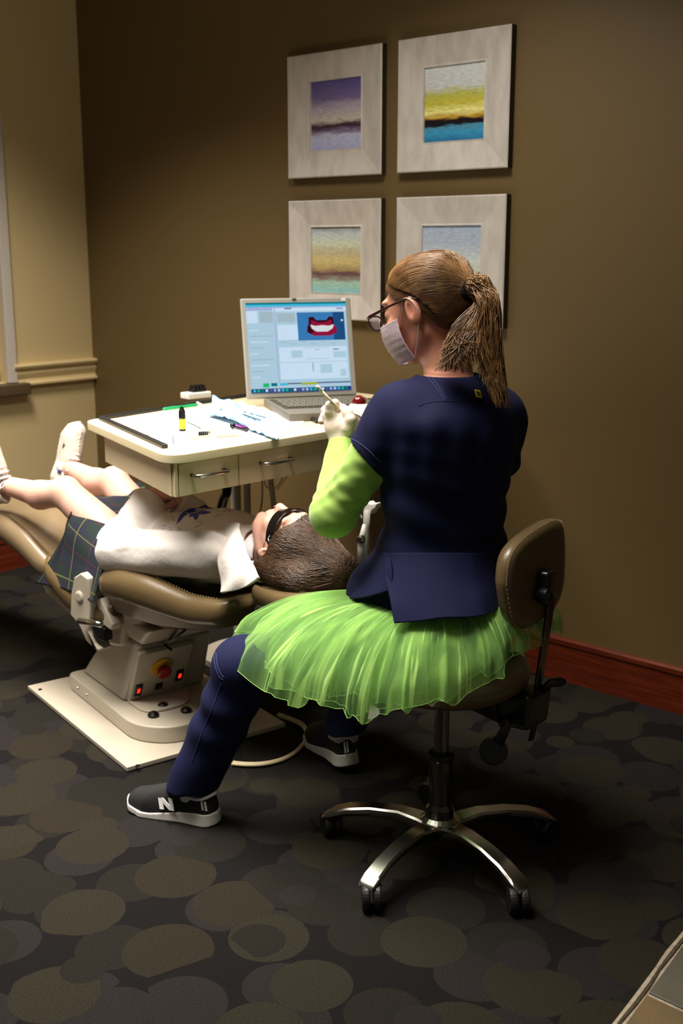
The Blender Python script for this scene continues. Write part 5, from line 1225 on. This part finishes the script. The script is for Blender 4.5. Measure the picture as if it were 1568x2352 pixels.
for L in ([(365, 1210), (380, 1206), (372, 1215), (392, 1212), (386, 1221)], [(395, 1216), (394, 1226)], [(408, 1220), (410, 1212), (418, 1222)], [(450, 1200), (462, 1198), (458, 1206), (446, 1212)], [(488, 1190), (498, 1184), (508, 1182)], [(520, 1166), (529, 1178)], [(512, 1176), (521, 1170)], [(560, 1165), (562, 1172)], [(392, 1186), (400, 1196)]):
    wrap_line('print_line', SPt(L, 3.3), sweat, M['printgrey'], .0011, pa, .0006)
# plaid skirt: draped sheet
rows = [[(-2.70, 2.33, .50), (-2.70, 2.25, .575), (-2.70, 2.16, .59), (-2.70, 2.08, .59), (-2.70, 2.01, .575), (-2.70, 1.955, .52), (-2.70, 1.925, .46), (-2.70, 1.90, .40)],
        [(-2.80, 2.34, .53), (-2.79, 2.25, .605), (-2.79, 2.16, .60), (-2.79, 2.08, .60), (-2.79, 2.005, .595), (-2.79, 1.955, .55), (-2.79, 1.935, .48), (-2.79, 1.915, .40)],
        [(-2.89, 2.345, .57), (-2.88, 2.25, .655), (-2.88, 2.16, .62), (-2.88, 2.075, .635), (-2.89, 2.005, .630), (-2.90, 1.965, .58), (-2.91, 1.95, .50), (-2.92, 1.925, .395)],
        [PY(322, 1106, 2.33), PY(268, 1136, 2.22), PY(236, 1142, 2.14), PY(205, 1140, 2.06), PY(180, 1152, 2.01), PY(160, 1185, 1.975), PY(141, 1242, 1.955), PY(80, 1340, 1.94)]]
kilt = patch(rows, 60, 90, 'plaid_skirt', M['plaid'], pa, .004, lambda G: G+np.stack([0*G[..., 0], 0*G[..., 0], .004*wob(G.reshape(-1, 3).astype(np.float32), 20, 3).reshape(G.shape[:2])], -1))
# her glasses
hp2 = lambda a, b_, d: PHc+(qf*a+ql*b_+qu*d)*PS
def shield(a, v):
    r = .096; x = r*math.cos(a)*1.09-.005; y = r*math.sin(a)*.93; k = abs(a)/1.5
    return hp2(x, y, .013-.003*k+(v-.5)*(.040-.018*k**2))
C = [[shield(a, v) for v in (0, .33, .66, 1)] for a in np.linspace(-1.3, 1.3, 11)]
sg = patch(C, 50, 12, 'glasses', M['frameblack'], pa, .003)
for k in (-1, 1): MB().tube([shield(1.3*k, .5), hp2(.0, .082*k, .010), hp2(-.015, .080*k, .014), hp2(-.035, .074*k, .006)], [.0058, .0046, .0036, .003], 8).build('temple_arm', M['frameblack'], sg, smooth=True)
MB().tube([shield(1.12, .6)+ql*.003, shield(1.2, .45)+ql*.003, shield(1.26, .6)+ql*.003], .0011, 5).build('arm_mark', M['whitelogo'], sg)
# her hair
PE = np.array([-1.945, 2.135, .590])
def pcapfull(P):
    B = np.array([qf, ql, qu]); d = ell(P, hp2(-.014, 0, .036), (.100, .084, .096), B)
    d = smin(d, cone(P, hp2(-.03, 0, .06), PE, .082, .050), .05)
    d = smin(d, ell(P, (-2.05, 2.13, .565), (.115, .105, .038)), .04)
    return smin(d, cone(P, (-2.15, 2.06, .575), (-2.0, 2.06, .565), .024, .035), .03)
def pcap(P):
    q = (P-PHc)@np.array([qf, ql, qu]).T.astype(np.float32)/PS; x, y, z = q.T
    lim = np.interp(z, [-.06, -.02, .02, .04, .06, .085, .1, .2], [-.075, -.045, -.010, .040, .066, .082, .12, .4])
    return np.maximum(pcapfull(P), x-lim)-.0006*wob(P, 180, 2)
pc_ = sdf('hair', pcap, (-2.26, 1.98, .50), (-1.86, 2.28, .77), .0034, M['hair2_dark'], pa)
paths = []; rr = np.random.RandomState(9)
for i in range(1500):
    sd_ = rr.choice([1, -1], p=[.7, .3]); t = rr.rand()
    zz = rr.uniform(-.02, .092); xx = np.interp(zz, [-.02, .02, .04, .06, .092], [-.045, -.008, .040, .064, .084])
    yy = sd_*.082*math.sqrt(max(.0, 1-(zz/.125)**2))*rr.uniform(.0 if zz > .08 else .9, 1.0)
    s0_ = hp2(xx+.004, yy, zz)
    if t < .22: s0_ = np.array([rr.uniform(-2.19, -2.13), 2.05, rr.uniform(.55, .60)])
    e = PE+np.array([rr.uniform(-.02, .035), rr.normal()*.05, rr.uniform(-.05, .03)]); mid = (s0_+e)/2+np.array([.0, -.03*sd_*0, .02])
    paths.append([s0_, s0_*.66+e*.34+[0, 0, .01], mid, s0_*.3+e*.7+[0, 0, .006], e])
hair_tubes(hug(paths, pcapfull, np.array([-2.06, 2.135, .61]), rr.uniform(.0002, .004, 1500)), .0014, 'hair_strands', M['hair2'], pc_, 4, 14)
# her shoes (soles towards the far wall)
def kid(heel, fwd, up, sd):
    o, g, fx_, fr_ = shoe(pa, heel, fwd, up, .235, M['shoebeige'], M['whitesole'], sd=sd, soleth=.026)
    b = MB()
    for i in range(5):
        x = .105+i*.018; z = .098-i*.0085; b.tube([g(x, -.026, z-.010), g(x+.006, 0, z+.006), g(x, .026, z-.010)], .0042, 6)
    b.tube(catmull([g(.10, 0, .10), g(.085, .02, .115), g(.075, .035, .105), g(.09, .02, .098), g(.10, 0, .10)], 20), .0022, 6); b.tube(catmull([g(.10, 0, .10), g(.085, -.02, .118), g(.072, -.034, .108), g(.09, -.02, .098), g(.10, 0, .10)], 20), .0022, 6)
    fx_(b.build('laces', M['whitelogo'], None, smooth=True)); t = MB()
    t.hull([g(.09, -.015, .088), g(.09, .015, .088), g(.185, .012, .060), g(.185, -.012, .060)], [g(.09, -.013, .101), g(.09, .013, .101), g(.185, .010, .070), g(.185, -.010, .070)]); fx_(t.build('tongue', M['printgrey'], None, bevel=.003))
    return g, fx_, fr_
g1, f1_, r1 = kid(PY(128, 1112, 2.25), (.14, .36, .95), (.97, -.15, -.12), 7)
for P in ([(.05, .031, .04), (.062, .032, .04), (.066, .030, .062), (.054, .030, .062)], [(.15, .040, .03), (.17, .041, .03), (.165, .036, .046)]):
    a = [g1(*p) for p in P]; f1_(MB().hull(a, [p+r1[1]*.003 for p in a]).build('side_patch', M['navyst'], None))
kid(PY(-6, 1152, 2.0), (-.02, -.12, .98), (.98, -.05, .12), 9)
# ankle socks
for A_ in (pLA, pRA): MB().tube([A_+[-.035, 0, -.004], A_+[-.018, 0, -.002], A_+[-.004, 0, 0]], [.031, .032, .031], 16).build('sock', M['sock'], pa, smooth=True)
